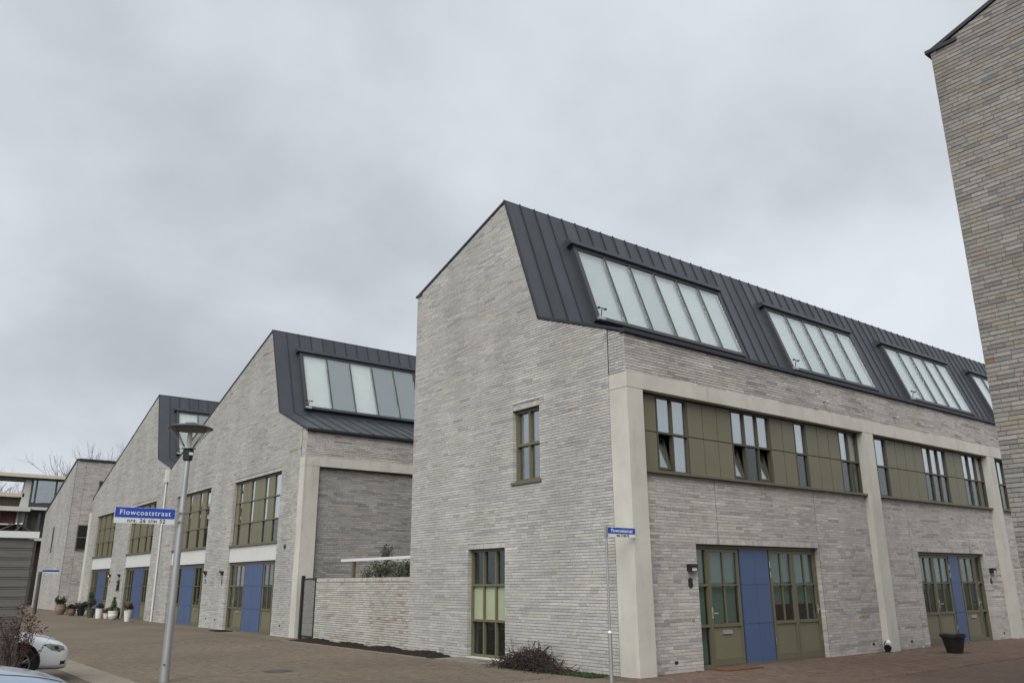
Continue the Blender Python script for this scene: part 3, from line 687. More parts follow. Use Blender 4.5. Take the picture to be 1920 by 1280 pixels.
# recessed brick infill with the doors
INF = -.16; DR = -.28
brick_wall(hB, 'front_wall', FF, 11.79, 19.97, 0, [(11.79, 3.71), (19.97, 3.71)], holes=[(13.29, 17.64, 0, 2.38, .12, True)], pal='front', mortar='mortar_light', d0=INF, nind=130, gh=.013, gv=.012, joints=(14.02, 17.66), relief=.006)
brick_wall(hB, 'front_wall', FF, 20.45, 27.17, 0, [(20.45, 3.71), (27.17, 3.71)], holes=[(22.30, 26.20, 0, 2.38, .12, True)], pal='front', mortar='mortar_light', d0=INF, joints=(22.0, 25.4), gh=.013, gv=.012, relief=.006)
brick_wall(hB, 'front_wall', FF, 27.65, 34.6, 0, [(27.65, 3.71), (34.6, 3.71)], pal='front', mortar='mortar_light', d0=INF, frange=(27.65, 30.5), gh=.013, gv=.012, relief=.006)
entrance(hB, FF, DR, 2.37, [('side', 13.36, 13.76, {'blind': .0}), ('door', 13.77, 14.78, {'hand': 1, 'slot': True, 'blind': .8}), ('blue', 14.83, 15.81, {'n': 2}),
                            ('door', 15.87, 16.72, {'blind': 1.16, 'hinges': -1}), ('door', 16.73, 17.60, {'blind': 1.16, 'hand': -1, 'hinges': 1})])
entrance(hB, FF, DR, 2.37, [('door', 22.40, 23.28, {'blind': 1.42}), ('door', 23.29, 24.17, {'hand': 1, 'blind': 1.42, 'hinges': 1}), ('blue', 24.21, 24.77, {'n': 1}), ('door', 24.83, 25.74, {'hand': -1, 'slot': True}), ('side', 25.76, 26.15, {})])
# strip of windows and olive panels under the beam
def strip(x0, x1, spec, dark_low=()):
    d = -.18
    bk = MB(); FF.box(bk, x0, x1, 5.316, 5.331, d - .30, d + .03)
    for a, b in [(s[1], s[2]) for s in spec if s[0] == 'p']: FF.box(bk, a, b, 3.74, 5.315, d - .14, d - .05)
    bk = bk.build('window_strip', 'olive_shade', hB)
    for a, b in [(s[1], s[2]) for s in spec if s[0] == 'p']:
        n = max(1, round((b - a) / .48)); st = (b - a) / n
        for i in range(n):
            for (p0, p1) in ((3.762, 4.540), (4.558, 5.30)):
                q = MB(); FF.box(q, a + i * st + .009, a + (i + 1) * st - .009, p0, p1, d - .03, d + .012); q.build('panel', 'olive_panel', bk)
    for s in spec:
        if s[0] != 'w': continue
        _, a, b, n, opened = s
        us = [a + (b - a) * i / n for i in range(n + 1)]
        pn = {(i, 0): (None if i in opened else ('glass_front' if n == 2 and opened else 'glass')) for i in range(n)}
        cur = {(i, 1) for i in range(n)} | ({(i, 0) for i in range(n) if i not in opened} if s[0] == 'w' and len(opened) and n == 2 else set())
        w = grid_window(hB, 'window', FF, us, [3.762, 4.55, 5.315], d + .01, pn, mat='olive_frame_shaded', bar=.04, edge=.036, depth=.10, gmat='glass_front', pd=.05, curtains=cur, room=.8)
        for i in opened:      # a hopper sash tilted into the room
            a0 = us[i] + .05; b0 = us[i + 1] - .05; z0 = 3.82; h = .69; an = math.radians(13)
            def Q(u, v, o): return (u, FY - (d - .035) + v * math.sin(an) + o * math.cos(an), z0 + v * math.cos(an) - o * math.sin(an))
            def qb(mb, ua, ub, va, vb, oa, ob): mb.hexa([Q(ua, va, oa), Q(ub, va, oa), Q(ub, va, ob), Q(ua, va, ob), Q(ua, vb, oa), Q(ub, vb, oa), Q(ub, vb, ob), Q(ua, vb, ob)])
            f = MB(); qb(f, a0, a0 + .045, 0, h, 0, .05); qb(f, b0 - .045, b0, 0, h, 0, .05); qb(f, a0 + .045, b0 - .045, 0, .045, 0, .05); qb(f, a0 + .045, b0 - .045, h - .045, h, 0, .05); f.build('sash', 'olive_frame_shaded', w)
            g = MB(); qb(g, a0 + .045, b0 - .045, .045, h - .045, .02, .03); g.build('pane', 'glass_front', w)
    sl = MB(); FF.box(sl, x0 + .01, x1 - .005, 3.712, 3.757, d - .06, -.055); sl.build('sill', 'olive', hB)
strip(11.79, 19.97, [('p', 11.88, 12.34), ('w', 12.35, 13.30, 2, (0,)), ('p', 13.31, 14.76), ('w', 14.77, 16.19, 3, (0, 2)), ('p', 16.20, 17.15), ('w', 17.16, 17.64, 1, ()), ('p', 17.65, 19.08), ('w', 19.09, 19.96, 2, ())])
strip(20.45, 27.17, [('w', 20.80, 21.38, 1, ()), ('p', 21.39, 23.37), ('w', 23.38, 24.76, 3, ()), ('p', 24.77, 25.77), ('w', 25.78, 27.16, 3, ())])
strip(27.65, 34.60, [('w', 27.75, 28.70, 2, ()), ('p', 28.71, 30.60), ('w', 30.61, 32.0, 3, ()), ('p', 32.0, 34.5)])
# windows in the gable
ws = grid_window(hB, 'window', FG, [14.875, 15.36, 15.82, 16.305], [.055, .83, 1.60, 2.395], -.10, {(i, 1): 'frosted_green' for i in range(3)}, bar=.05, edge=.055, depth=.09, room=1.2, pd=.06)
w2 = grid_window(hB, 'window', FG, [13.605, 14.08, 14.555], [3.80, 4.62, 5.415], -.09, {}, bar=.055, edge=.06, depth=.1, room=1.0, pd=.07, gmat='glass_front', curtains={(0, 1), (1, 1)})
sl = MB(); FG.box(sl, 13.56, 14.60, 3.735, 3.80, -.12, .045); sl.build('sill', 'olive', hB)
sl = MB(); FG.box(sl, 14.86, 16.32, .0, .055, -.12, .03); sl.build('sill', 'concrete', hB)
# small things on the front
wall_lamp(hB, FF, 13.07, 1.90, INF + .006); wall_lamp(hB, FF, 26.50, 1.90, INF + .006)
text_mesh('house_number', '8', .24, 'sign_black', hB, face_mtx(FF, 13.05, 1.62, INF + .012), extrude=.008, bold=.012)
text_mesh('house_number', '6', .24, 'sign_black', hB, face_mtx(FF, 26.42, 1.62, INF + .012), extrude=.008, bold=.012)
for (u, z) in ((12.51, .19), (19.54, .20), (21.36, .18), (26.72, .17)):
    m = MB(); FF.box(m, u - .045, u + .045, z - .028, z + .028, INF - .02, INF + .011); m.build('vent_grille', 'sign_black', hB)
m = MB(); m.tube([FF.P(13.06, .95, INF), FF.P(13.06, .95, INF + .03)], .035, 10); m.build('door_bell', 'steel', hB)
for (u, z) in ((18.35, 5.93), (21.75, 5.93)):
    m = MB(); m.tube([FF.P(u, z, -.03), FF.P(u, z - .01, .08), FF.P(u, z - .06, .10)], .025, 7); m.build('overflow_spout', 'steel', hB)
saddle(hB, PB, GX, XB, [(13.27, 18.90, 7.77, 9.77, ['blind_mint'] * 6), (21.32, 26.08, 7.77, 9.77, ['blind_mint'] * 5), (28.38, 33.15, 7.77, 9.77, ['blind_mint'] * 5), (35.4, 40.2, 7.77, 9.77, ['blind_mint'] * 5)])
m = MB(); m.box(GX + .301, XB, 18.62, 18.92, 0, 9.40); m.box(XB - .3, XB, 11.5, 18.6, 0, 6.6); m.build('rear_wall', 'plain_brick', hB)

# ================================================================== THE ROW ON THE LEFT
def upper_window(house, y0, y1, dz, seed):
    """Tall olive window: three rows, narrow panes between plain panels. y0 < y1."""
    rd = random.Random(seed); z0, z1 = 3.03 + dz, 5.49 + dz; W = y1 - y0; d = -.10
    zr = [z0 + .06, z0 + .85, z0 + 1.65, z1 - .05]
    bk = MB(); FG.box(bk, y0, y1, z0, z1, d - .14, d - .11); fr_ = MB()
    FG.box(fr_, y0, y0 + .05, z0, z1, d - .1, d); FG.box(fr_, y1 - .05, y1, z0, z1, d - .1, d); FG.box(fr_, y0, y1, z1 - .05, z1, d - .1, d); FG.box(fr_, y0 - .02, y1 + .02, z0 - .02, z0 + .06, d - .1, .03)
    for z in zr[1:-1]: FG.box(fr_, y0 + .05, y1 - .05, z - .022, z + .022, d - .1, d + .01)
    w = fr_.build('window', 'olive', house); bk.build('backing', 'olive_shade', w)
    # fractions across: (from, to, kind)
    lay = [(.0, .045, 'g'), (.045, .175, 'g'), (.175, .30, 'p'), (.30, .375, 'g'), (.375, .48, 'p'), (.48, .595, 'p'), (.595, .67, 'g'), (.67, .765, 'p'), (.765, .86, 'p'), (.86, .93, 'g'), (.93, 1., 'p')]
    for a, b, k in lay:
        ya = y0 + .05 + (W - .1) * a; yb = y0 + .05 + (W - .1) * b
        for j in range(3):
            if k == 'p':
                q = MB(); FG.box(q, ya + .006, yb - .006, zr[j] + .012, zr[j + 1] - .012, d - .05, d - .012); q.build('panel', 'olive_panel', w)
            else:
                q = MB(); FG.box(q, ya + .022, yb - .022, zr[j] + .03, zr[j + 1] - .03, d - .062, d - .054); q.build('pane', 'glass_front' if j else 'pane_dark', w)
                if j: q = MB(); FG.box(q, ya + .03, yb - .03, zr[j] + .03, zr[j + 1] - .03, d - .09, d - .082); q.build('curtain', 'curtain' if rd.random() < .75 else 'interior', w)
    return w
def unit(house, y0, y1, dz, flip, seed, lamp=None, num=None, lit=False):
    upper_window(house, y0, y1, dz, seed)
    b = MB(); FG.box(b, y0, y1, 2.45 + dz * .5, 3.005 + dz, -.16, -.035); b.build('white_band', 'band_white', house)
    f = lambda t: (y1 - t) if not flip else (y0 + t)       # t counts from the left edge as seen from the street
    it = []
    for kind, a, b_, o in (('side', .06, .54, {}), ('door', .56, 1.56, {'hand': 1 if flip else -1, 'slot': True}), ('blue', 1.60, 3.30, {'n': 2}), ('door', 3.36, 4.30, {}), ('side', 4.32, y1 - y0 - .06, {})):
        p, q = f(a), f(b_); it.append((kind, min(p, q), max(p, q), o))
    entrance(house, FG, -.12, 2.43 + dz * .5, it, hinges=False)
    if lamp is not None: wall_lamp(house, FG, lamp, 2.06 + dz * .4, .008, lit)
    if num:
        m = MB(); FG.box(m, lamp - .035, lamp + .035, 1.64 + dz * .4, 1.84 + dz * .4, 0, .02); m.build('number_plate', 'sign_black', house)
PA1 = ((25.90, 6.69), (28.48, 7.70), (29.79, 11.12), (41.60, 7.06))
PA2 = ((41.60, 7.06), (44.17, 7.84), (45.43, 11.37), (58.55, 6.93))
hA = thing('brick_house', (GX, 25.9, 0), 'long grey brick gabled house behind the garden wall, white bands over its blue doors', 'house')
hA2 = thing('brick_house', (GX, 41.6, 0), 'farther grey brick gabled house beyond the white downpipe with potted plants at its doors', 'house')
U1, U2, U3, U4 = (27.84, 32.52), (35.30, 40.06), (43.50, 48.30), (51.50, 56.42)
brick_wall(hA, 'gable_wall', FG, 26.31, 41.58, 0, [(26.31, 6.82), (28.48, 7.68), (29.79, 11.10), (41.58, 7.05)], holes=[(U1[0], U1[1], 0, 5.50, .10, True), (U2[0], U2[1], 0, 5.58, .10, True)], pal='gable', mortar='mortar_mid', gv=.005, nind=200, joints=(34.0, 41.4))
brick_wall(hA, 'corner_wall', FG, 25.93, 26.30, 5.80, [(25.93, 6.66), (26.30, 6.80)], pal='gable', mortar='mortar_dark', d0=-.015)
brick_wall(hA2, 'gable_wall', FG, 41.60, 58.2, 0, [(41.60, 7.05), (44.17, 7.82), (45.43, 11.35), (58.2, 7.03)], holes=[(U3[0], U3[1], 0, 5.66, .10, True), (U4[0], U4[1], 0, 5.70, .10, True)], pal='gable', mortar='mortar_mid', gv=.005, nind=60)
unit(hA, *U1, 0.0, False, 1, lamp=32.98, num=True); unit(hA, *U2, .07, True, 2, lamp=34.95, num=True)
unit(hA2, *U3, .15, False, 3, lamp=49.05, num=True); unit(hA2, *U4, .20, True, 4, lamp=51.15, num=True, lit=True)
for h, u in ((hA, 33.4), (hA, 27.1), (hA, 34.5), (hA, 41.0), (hA2, 42.6), (hA2, 49.6)):
    m = MB(); FG.box(m, u - .04, u + .04, .30, .37, -.01, .012); m.build('vent_grille', 'sign_black', h)
m = MB(); m.tube([FG.P(27.10, 2.86, 0), FG.P(27.10, 2.86, .03)], .075, 12); m.build('vent_cap', 'sign_black', hA)
# corner column and the wall that faces the garden
FA = Fr('F', 25.9)
m = MB(); m.box(GX - .012, 11.87, 25.89, 26.31, -.02, 5.46); m.build('concrete_column', 'concrete', hA)
m = MB(); m.box(GX - .014, 26.0, 25.886, 26.308, 5.468, 5.785); m.build('concrete_beam', 'concrete', hA)
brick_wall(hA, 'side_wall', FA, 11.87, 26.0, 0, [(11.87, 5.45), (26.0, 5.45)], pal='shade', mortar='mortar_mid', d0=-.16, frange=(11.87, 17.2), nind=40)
brick_wall(hA, 'parapet_wall', FA, GX + .31, 26.0, 5.79, [(GX + .31, 6.66), (26.0, 6.66)], pal='front', mortar='mortar_dark', d0=-.03, frange=(GX, 17.2))
cb = []; cc = []
for c in range(14):
    z0 = 5.796 + c * .06; L = .21 if c % 2 else .31
    cb.append((GX + .01, GX + L - .004, 25.922, 25.95, z0 + .006, z0 + .054)); cc.append(pick('front'))
    if L < .3: cb.append((GX + .214, GX + .306, 25.924, 25.95, z0 + .006, z0 + .054)); cc.append(pick('front'))
cm = MB(); cm.box(GX + .02, GX + .31, 25.93, 26.1, 5.795, 6.66); cw = cm.build('corner_pier', 'mortar_dark', hA); boxes_object('brick_field', cb, cc, 'brick', cw, kind='stuff')
BM, BG = 'blind_mint', 'blind_grey'
saddle(hA, PA1, GX, 26.0, [(12.42, 17.4, 7.98, 10.16, [BM, BG, BM, BG, BG])], seam=.505, seam_off=.53, lip=False)
saddle(hA2, PA2, GX, 26.0, [(12.33, 17.3, 8.2, 10.42, [BM, BG, BM, BG, BG])], seam=.505, seam_off=.53, lip=False)
m = MB(); m.box(GX - .03, GX + .35, 58.2, 58.80, -.02, 6.10); m.build('concrete_column', 'concrete', hA2)
m = MB(); m.box(GX + .3, 26.0, 58.25, 58.55, 0, 6.9); m.box(25.7, 26.0, 41.7, 58.2, 0, 7.0); m.build('rear_wall', 'plain_brick', hA2)
m = MB(); m.box(25.7, 26.0, 26.4, 41.5, 0, 7.0); m.build('rear_wall', 'plain_brick', hA)
# downpipe in the valley between the two gables
m = MB(); m.tube([FG.P(41.95, 0.0, .07), FG.P(41.95, 6.45, .07)], .042, 10); FG.box(m, 41.83, 42.07, 6.42, 7.05, .0, .15); m.build('downpipe', 'band_white', hA2, smooth=False)

# ------------------------------------------------------------------ house beyond the gap, far left
hC = thing('brick_house', (GX, 65.5, 0), 'farthest grey brick house with one sloping roof edge and a thin slit window', 'house')
brick_wall(hC, 'gable_wall', FG, 65.52, 75.6, 0, [(65.52, 10.25), (75.6, 7.15)], pal='gable', mortar='mortar_mid', gv=.005)
brick_wall(hC, 'side_wall', Fr('F', 65.5), GX + .02, 24.0, 0, [(GX + .02, 10.25), (24.0, 10.25)], pal='front', mortar='mortar_mid', frange=(GX, 16.5), gv=.005, joints=(12.0,))
m = MB(); m.box(GX + .3, 24.0, 75.3, 75.6, 0, 7.1); m.box(23.7, 24.0, 65.9, 75.2, 0, 7.1); m.build('rear_wall', 'plain_brick', hC)
m = MB(); sheet(m, (65.46, 10.27), (75.7, 7.13), GX - .06, 24.0, .12); m.box(GX + .1, 24.0, 65.38, 65.6, 10.26, 10.40); m.build('roof', 'zinc_edge', hC)
m = MB(); m.box(GX - .03, GX + .02, 70.65, 71.0, 4.0, 5.85); m.build('window', 'pane_dark', hC, )
FC = Fr('F', 65.5)
for (a, b, z0, z1) in ((11.95, 13.6, 4.0, 5.75), (12.95, 14.2, 7.9, 8.9)):
    grid_window(hC, 'window', FC, [a, (a + b) / 2, b], [z0, (z0 + z1) / 2, z1], .10, {'all': 'pane_dark'}, mat='olive', bar=.06, edge=.07, interior=False)
# ------------------------------------------------------------------ tall house at the right edge
YD = 4.39
hD = thing('brick_house', (GX, YD, 0), 'tall brownish grey brick gable cut by the right edge of the picture', 'house')
topD = [(-3.6, 6.2), (-.95, 7.2), (.30, 10.55), (YD, 9.15)]
brick_wall(hD, 'gable_wall', FG, -3.6, YD, 0, topD, pal='tower', mortar='mortar_dark', frange=(1.6, YD), nind=300, gh=.011, gv=.006)
m = MB(); m.box(GX + .30, 17.6, YD - .3, YD - .02, 0, 9.1); m.prism([(-3.6, 0), (-3.6, 6.2), (-.95, 7.2), (.3, 10.5), (YD - .3, 8.95), (YD - .3, 0)], 'x', 17.3, 17.6); m.build('side_wall', 'plain_brick', hD)
m = MB()
for a, b, th in (((-3.6, 6.2), (-.95, 7.2), .06), ((-.95, 7.2), (.3, 10.55), .06), ((.3, 10.55), (YD, 9.17), .055)): sheet(m, a, b, GX - .03, 17.65, th, lift=-.004)
m.build('roof', 'zinc_edge', hD)
m = MB(); m.box(GX - .035, 17.6, YD - .38, YD + .07, 9.17, 9.225); m.build('gutter', 'zinc_edge', hD)

# ================================================================== GARDEN WALL, GATE, PERGOLA
gw = thing('garden_wall', (GX, 21.7, 0), 'low pale brick garden wall with upright coping bricks between the two houses', 'wall')
brick_wall(gw, 'wall', FG, 18.93, 24.53, 0, [(18.93, 1.70), (24.53, 1.70)], pal='garden', mortar='mortar_dark', d0=-.02, thick=.2, gh=.014, gv=.009, nind=300, relief=.010)
cp = MB(); FG.box(cp, 18.93, 24.53, 1.70, 1.79, -.215, -.022); cp = cp.build('coping_bed', 'mortar_mid', gw)
CPM = []
for i in range(10):
    o = boxes_object('coping_brick', [(-.103, .103, -.025, .025, -.049, .049)], [pick('garden')], 'brick', BRICK_HOLDER); CPM.append(o.data); bpy.data.objects.remove(o)
y = 18.96
while y < 24.52:
    o = bpy.data.objects.new('coping_brick', random.choice(CPM)); COL.objects.link(o); o.parent = cp; o.location = (GX + .113 + random.uniform(-.003, .003), y, 1.757 + random.uniform(-.003, .003)); y += .058
# end of the wall towards the gate
ga = thing('garden_gate', (GX, 25.0, 0), 'narrow black steel garden gate with grey slats beside the concrete column', 'gate')
m = MB(); m.box(GX - .02, GX + .06, 25.46, 25.58, 0, 1.90); m.build('post', 'black_plastic', ga)
m = MB(); m.box(GX, GX + .05, 24.55, 25.455, 1.76, 1.82); m.box(GX, GX + .05, 25.40, 25.455, .06, 1.76); m.box(GX, GX + .05, 24.55, 24.60, .06, 1.76); m.box(GX, GX + .05, 24.60, 25.40, .06, .11); m.build('gate_frame', 'black_plastic', ga)
for k in range(9):
    m = MB(); m.box(GX + .015, GX + .035, 24.605, 25.395, .12 + k * .182, .12 + k * .182 + .172); m.build('slat', 'fence_grey', ga) if 'fence_grey' in MATS else (material('fence_grey', (.17, .168, .16), rough=.8, noise=.15), m.build('slat', 'fence_grey', ga))
m = MB(); m.tube([(GX - .01, 24.62, .98), (GX - .06, 24.62, .98), (GX - .06, 24.74, .98)], .012, 6); m.build('handle', 'chrome', ga)
pg = thing('pergola', (12.6, 22.0, 0), 'white pergola beam on a wooden post rising above the garden wall', 'pergola')
m = MB(); m.box(12.40, 12.52, 18.95, 25.0, 2.325, 2.405); m.build('beam', 'white_trim', pg)
for yy in (24.2, 19.6): m = MB(); m.box(12.42, 12.51, yy - .05, yy + .05, 0, 2.31); m.build('post', 'clay_brown', pg)
for yy in (24.2, 19.6): m = MB(); m.box(12.52, 15.0, yy - .04, yy + .04, 2.33, 2.41); m.build('beam', 'white_trim', pg)
garden = structure(plane_obj('garden_ground', 11.58, 26, 18.92, 25.9, -.004, 'dirt'))

# ------------------------------------------------------------------ foliage helpers
def leaves(mb, centres, r, n, size, flat=1.0, rd=random):
    for _ in range(n):
        c = rd.choice(centres); a = rd.uniform(0, 2 * math.pi); ph = math.acos(rd.uniform(-1, 1)); q = rd.random() ** .45 * r
        p = Vector(c) + Vector((math.cos(a) * math.sin(ph), math.sin(a) * math.sin(ph), math.cos(ph) * flat)) * q
        u = Vector((rd.gauss(0, 1), rd.gauss(0, 1), rd.gauss(0, .6))).normalized(); w = u.orthogonal().normalized(); w.rotate(Matrix.Rotation(rd.uniform(0, 6.28), 3, u)); s = size * rd.uniform(.6, 1.4)
        b = len(mb.v); mb.v += [tuple(p - u * s), tuple(p + w * s * .42), tuple(p + u * s), tuple(p - w * s * .42)]; mb.f.append((b, b + 1, b + 2, b + 3))
    return mb
def branchy(mb, p, d, L, r, depth, rd, spread=.55, tips=None, up=.15, n=5, kids=3):
    pts = [Vector(p)]; rs = [r]; dd = Vector(d).normalized(); k = 3
    for i in range(k):
        dd = (dd + Vector((rd.gauss(0, .12), rd.gauss(0, .12), rd.gauss(0, .08) + up * .25))).normalized(); pts.append(pts[-1] + dd * L / k); rs.append(r * (1 - .38 * (i + 1) / k))
    mb.tube(pts, rs, n if depth > 1 else 3, cap=False)
    if depth == 0:
        if tips is not None: tips.append(tuple(pts[-1]))
        return
    for j in range(kids + (1 if rd.random() < .4 else 0)):
        a = rd.uniform(.35, 1.0); q = pts[1] if a < .5 else (pts[2] if a < .78 else pts[3])
        nd = (dd + Vector((rd.gauss(0, spread), rd.gauss(0, spread), rd.gauss(0, spread * .6) + up))).normalized()
        branchy(mb, q, nd, L * rd.uniform(.58, .82), r * rd.uniform(.45, .62), depth - 1, rd, spread, tips, up, n, kids)
def bare_tree(x, y, h, seed, label):
    rd = random.Random(seed); t = thing('bare_tree', (x, y, 0), label, 'tree', 'bare winter trees behind the far buildings')
    m = MB(); m.tube([(x, y, -.1), (x + .1, y, h * .25), (x + rd.uniform(-.3, .3), y + rd.uniform(-.3, .3), h * .42)], [h * .022, h * .018, h * .014], 8); m.build('trunk', 'bark', t)
    c = MB()
    for k in range(5):
        a = k * 1.257 + rd.uniform(-.4, .4); branchy(c, (x + .1, y, h * rd.uniform(.30, .42)), (math.cos(a) * .55, math.sin(a) * .55, 1.0), h * .27, h * .010, 4, rd, .45, None, .22, 4, 3)
    c.build('crown', 'bark', t); return t
def shrub(name, loc, label, cat, blobs, n, size, mat, r, stem='twig', group=None, seed=0):
    rd = random.Random(seed); t = thing(name, loc, label, cat, group)
    L = leaves(MB(), [tuple(Vector(loc) + Vector(b)) for b in blobs], r, n, size, 1.0, rd); L.build('foliage', mat, t)
    s = MB()
    for b in blobs: s.tube([loc, tuple(Vector(loc) + Vector((b[0] * .5, b[1] * .5, b[2] * .6))), tuple(Vector(loc) + Vector(b))], [.02, .014, .006], 5)
    s.build('stems', stem, t); return t

# shrubs in the garden, seen over the wall
rd0 = random.Random(4)
shrub('garden_shrub', (13.0, 23.3, 0), 'loose green shrub under the white pergola beam with one shoot above it', 'shrub', [(rd0.uniform(-.25, .25), rd0.uniform(-1.0, .9), rd0.uniform(1.3, 2.2)) for _ in range(34)] + [(0, -.25, 2.4), (0, -.22, 2.52), (.02, -.2, 2.62)], 3600, .042, 'leaf_garden', .22, seed=5)
shrub('garden_shrub', (13.0, 21.3, 0), 'green shrub behind the garden wall next to the corner house', 'shrub', [(rd0.uniform(-.25, .25), rd0.uniform(-.95, .95), rd0.uniform(1.3, 2.25)) for _ in range(34)], 3600, .042, 'leaf_garden', .22, seed=6)

# ================================================================== BEDS AND LITTER AT THE FOOT OF THE GABLE
def mound(name, x0, x1, y0, y1, h, mat, seed, kind='stuff', label=None, nx=14, ny=90, edge=.12):
    rd = random.Random(seed); m = MB()
    for j in range(ny + 1):
        for i in range(nx + 1):
            u, v = i / nx, j / ny; e = min(1, u / .35, (1 - u) / .08 + .55, v / .05, (1 - v) / .05); e = max(0, e)
            x = x0 + (x1 - x0) * u + (edge * (1 - u) * (math.sin(v * 23 + seed) * .5 + math.sin(v * 61) * .3) if i < nx else 0); y = y0 + (y1 - y0) * v
            m.v.append((x, y, -.01 + h * e * (1 + .5 * math.sin(y * 3.1 + seed)) * .7 + (rd.uniform(0, .035) * e if 0 < i < nx else 0)))
    for j in range(ny):
        for i in range(nx): a = j * (nx + 1) + i; m.f.append((a, a + 1, a + nx + 2, a + nx + 1))
    return tag(m.build(name, mat, None, kind=kind), label, None)
mound('soil_bed', 10.72, 11.38, 16.75, 25.2, .075, 'soil', 3, label='dark strip of bare soil along the garden wall')
ed = MB()
for k in range(9): ed.box(10.60, 10.66, 16.9 + k * .92, 16.9 + k * .92 + .915, -.02, .022)
structure(ed.build('bed_edging', 'kerb'))
fs = structure(MB().box(10.62, 11.345, 14.75, 16.55, -.02, .03).build('flagstone', 'flagstone'))
# grass and moss patch
gm = MB(); rg = random.Random(8)
for _ in range(5200):
    x = 10.72 + abs(rg.gauss(0, .22)); y = rg.uniform(11.5, 14.3)
    if x > 11.33: continue
    a = rg.uniform(0, 6.28); s = rg.uniform(.02, .06); dx, dy = math.cos(a) * .012, math.sin(a) * .012
    b = len(gm.v); gm.v += [(x - dx, y - dy, 0), (x + dx, y + dy, 0), (x + rg.gauss(0, .02), y + rg.gauss(0, .02), s)]; gm.f.append((b, b + 1, b + 2))
tag(gm.build('grass', 'grass', None, kind='stuff'), 'short green grass and moss beside the twig heap', None)
# heap of cut twigs
bp = MB(); rb = random.Random(21)
for k in range(560):
    yy = rb.gauss(13.45, .48); yy = max(12.25, min(14.7, yy)); h = max(0.04, .33 * math.exp(-((yy - 13.45) / .68) ** 2)); z = rb.uniform(.01, h); x = rb.uniform(10.75, 11.28) - .18 * (1 - z / .5)
    a = rb.gauss(1.57, .9); L = rb.uniform(.18, .55); dx, dy = math.cos(a) * L / 2, math.sin(a) * L / 2; sl = rb.gauss(0, .10); b = rb.gauss(0, .05)
    pts = [(x - dx, yy - dy, max(.005, z - sl)), (x - dx * .3 + b, yy - dy * .3, z + abs(b)), (x + dx * .4, yy + dy * .4 + b, z + sl * .4 + abs(b)), (x + dx, yy + dy, max(.005, z + sl))]
    pts = [(min(p[0], 11.33), p[1], p[2]) for p in pts]
    r = rb.uniform(.0035, .009); bp.tube(pts, [r, r, r * .8, r * .45], 4, cap=False)
for k in range(16):
    yy = rb.uniform(12.9, 14.4); bp.tube([(11.1, yy, .1), (11.05, yy + rb.uniform(-.1, .2), .36), (11.08, yy + rb.uniform(-.2, .4), .40 + rb.uniform(0, .16)), (11.1, yy + rb.uniform(-.3, .3), .45)], [.007, .005, .004, .002], 4, cap=False)
tag(bp.build('twig_heap', 'twig'), 'heap of dark cut twigs lying against the brick gable beside the tall window', 'twigs')

# ================================================================== LAMP POST, SIGNS
LX, LY = 4.64, 16.0
lp = thing('street_lamp', (LX, LY, 0), 'galvanised street lamp with clear cone and flat disc top carrying the larger blue sign', 'street lamp')
m = MB(); m.lathe([(.083, -.05), (.083, .36)], (LX, LY, 0), 20); m.build('base_tube', 'steel', lp, smooth=True)
m = MB(); m.lathe([(.076, .362), (.066, 1.5), (.049, 3.95)], (LX, LY, 0), 20); pole = m.build('pole', 'steel', lp, smooth=True)
m = MB(); m.tube([(LX - .05, LY - .083, .30), (LX - .05, LY - .095, .30)], .014, 8); m.build('bolt', 'sign_black', lp)
m = MB(); m.lathe([(.072, 3.90), (.090, 3.92), (.102, 4.10), (.09, 4.115)], (LX, LY, 0), 8); col_o = m.build('collar', 'black_plastic', lp)
m = MB(); m.box(LX - .01, LX + .06, LY - .106, LY - .090, 4.00, 4.05); m.build('label_plate', 'sign_white', lp)
m = MB(); m.lathe([(.13, 4.126), (.13, 4.145)], (LX, LY, 0), 16); m.build('ring', 'steel', lp)
m = MB(); N_ = 28
for (r, z) in ((.105, 4.15), (.385, 4.50)):
    for j in range(N_): a = 2 * math.pi * j / N_; m.v.append((LX + r * math.cos(a), LY + r * math.sin(a), z))
for j in range(N_): m.f.append((j, (j + 1) % N_, N_ + (j + 1) % N_, N_ + j))
m.build('lamp_cone', 'glass_clear', lp, smooth=True)
m = MB(); m.lathe([(.385, 4.50), (.405, 4.505), (.408, 4.525), (.32, 4.56), (.12, 4.585), (.11, 4.62), (.02, 4.63)], (LX, LY, 0), 36); m.build('disc_top', 'frame_dark', lp, smooth=True)
m = MB(); m.lathe([(.37, 4.494), (.37, 4.4995)], (LX, LY, 0), 30); m.build('disc_underside', 'reflector', lp) if 'reflector' in MATS else (material('reflector', (.075, .07, .06), rough=.5, noise=.1), m.build('disc_underside', 'reflector', lp))
for k in range(4):
    a = .5 + k * math.pi / 2; m = MB(); m.tube([(LX + .10 * math.cos(a), LY + .10 * math.sin(a), 4.15), (LX + .372 * math.cos(a), LY + .372 * math.sin(a), 4.495)], .007, 5); m.build('strut', 'frame_dark', lp)
m = MB(); m.lathe([(.035, 4.146), (.04, 4.22), (.048, 4.25), (.048, 4.42), (.02, 4.44)], (LX, LY, 0), 12); m.build('bulb_tube', 'pot_white', lp, smooth=True)
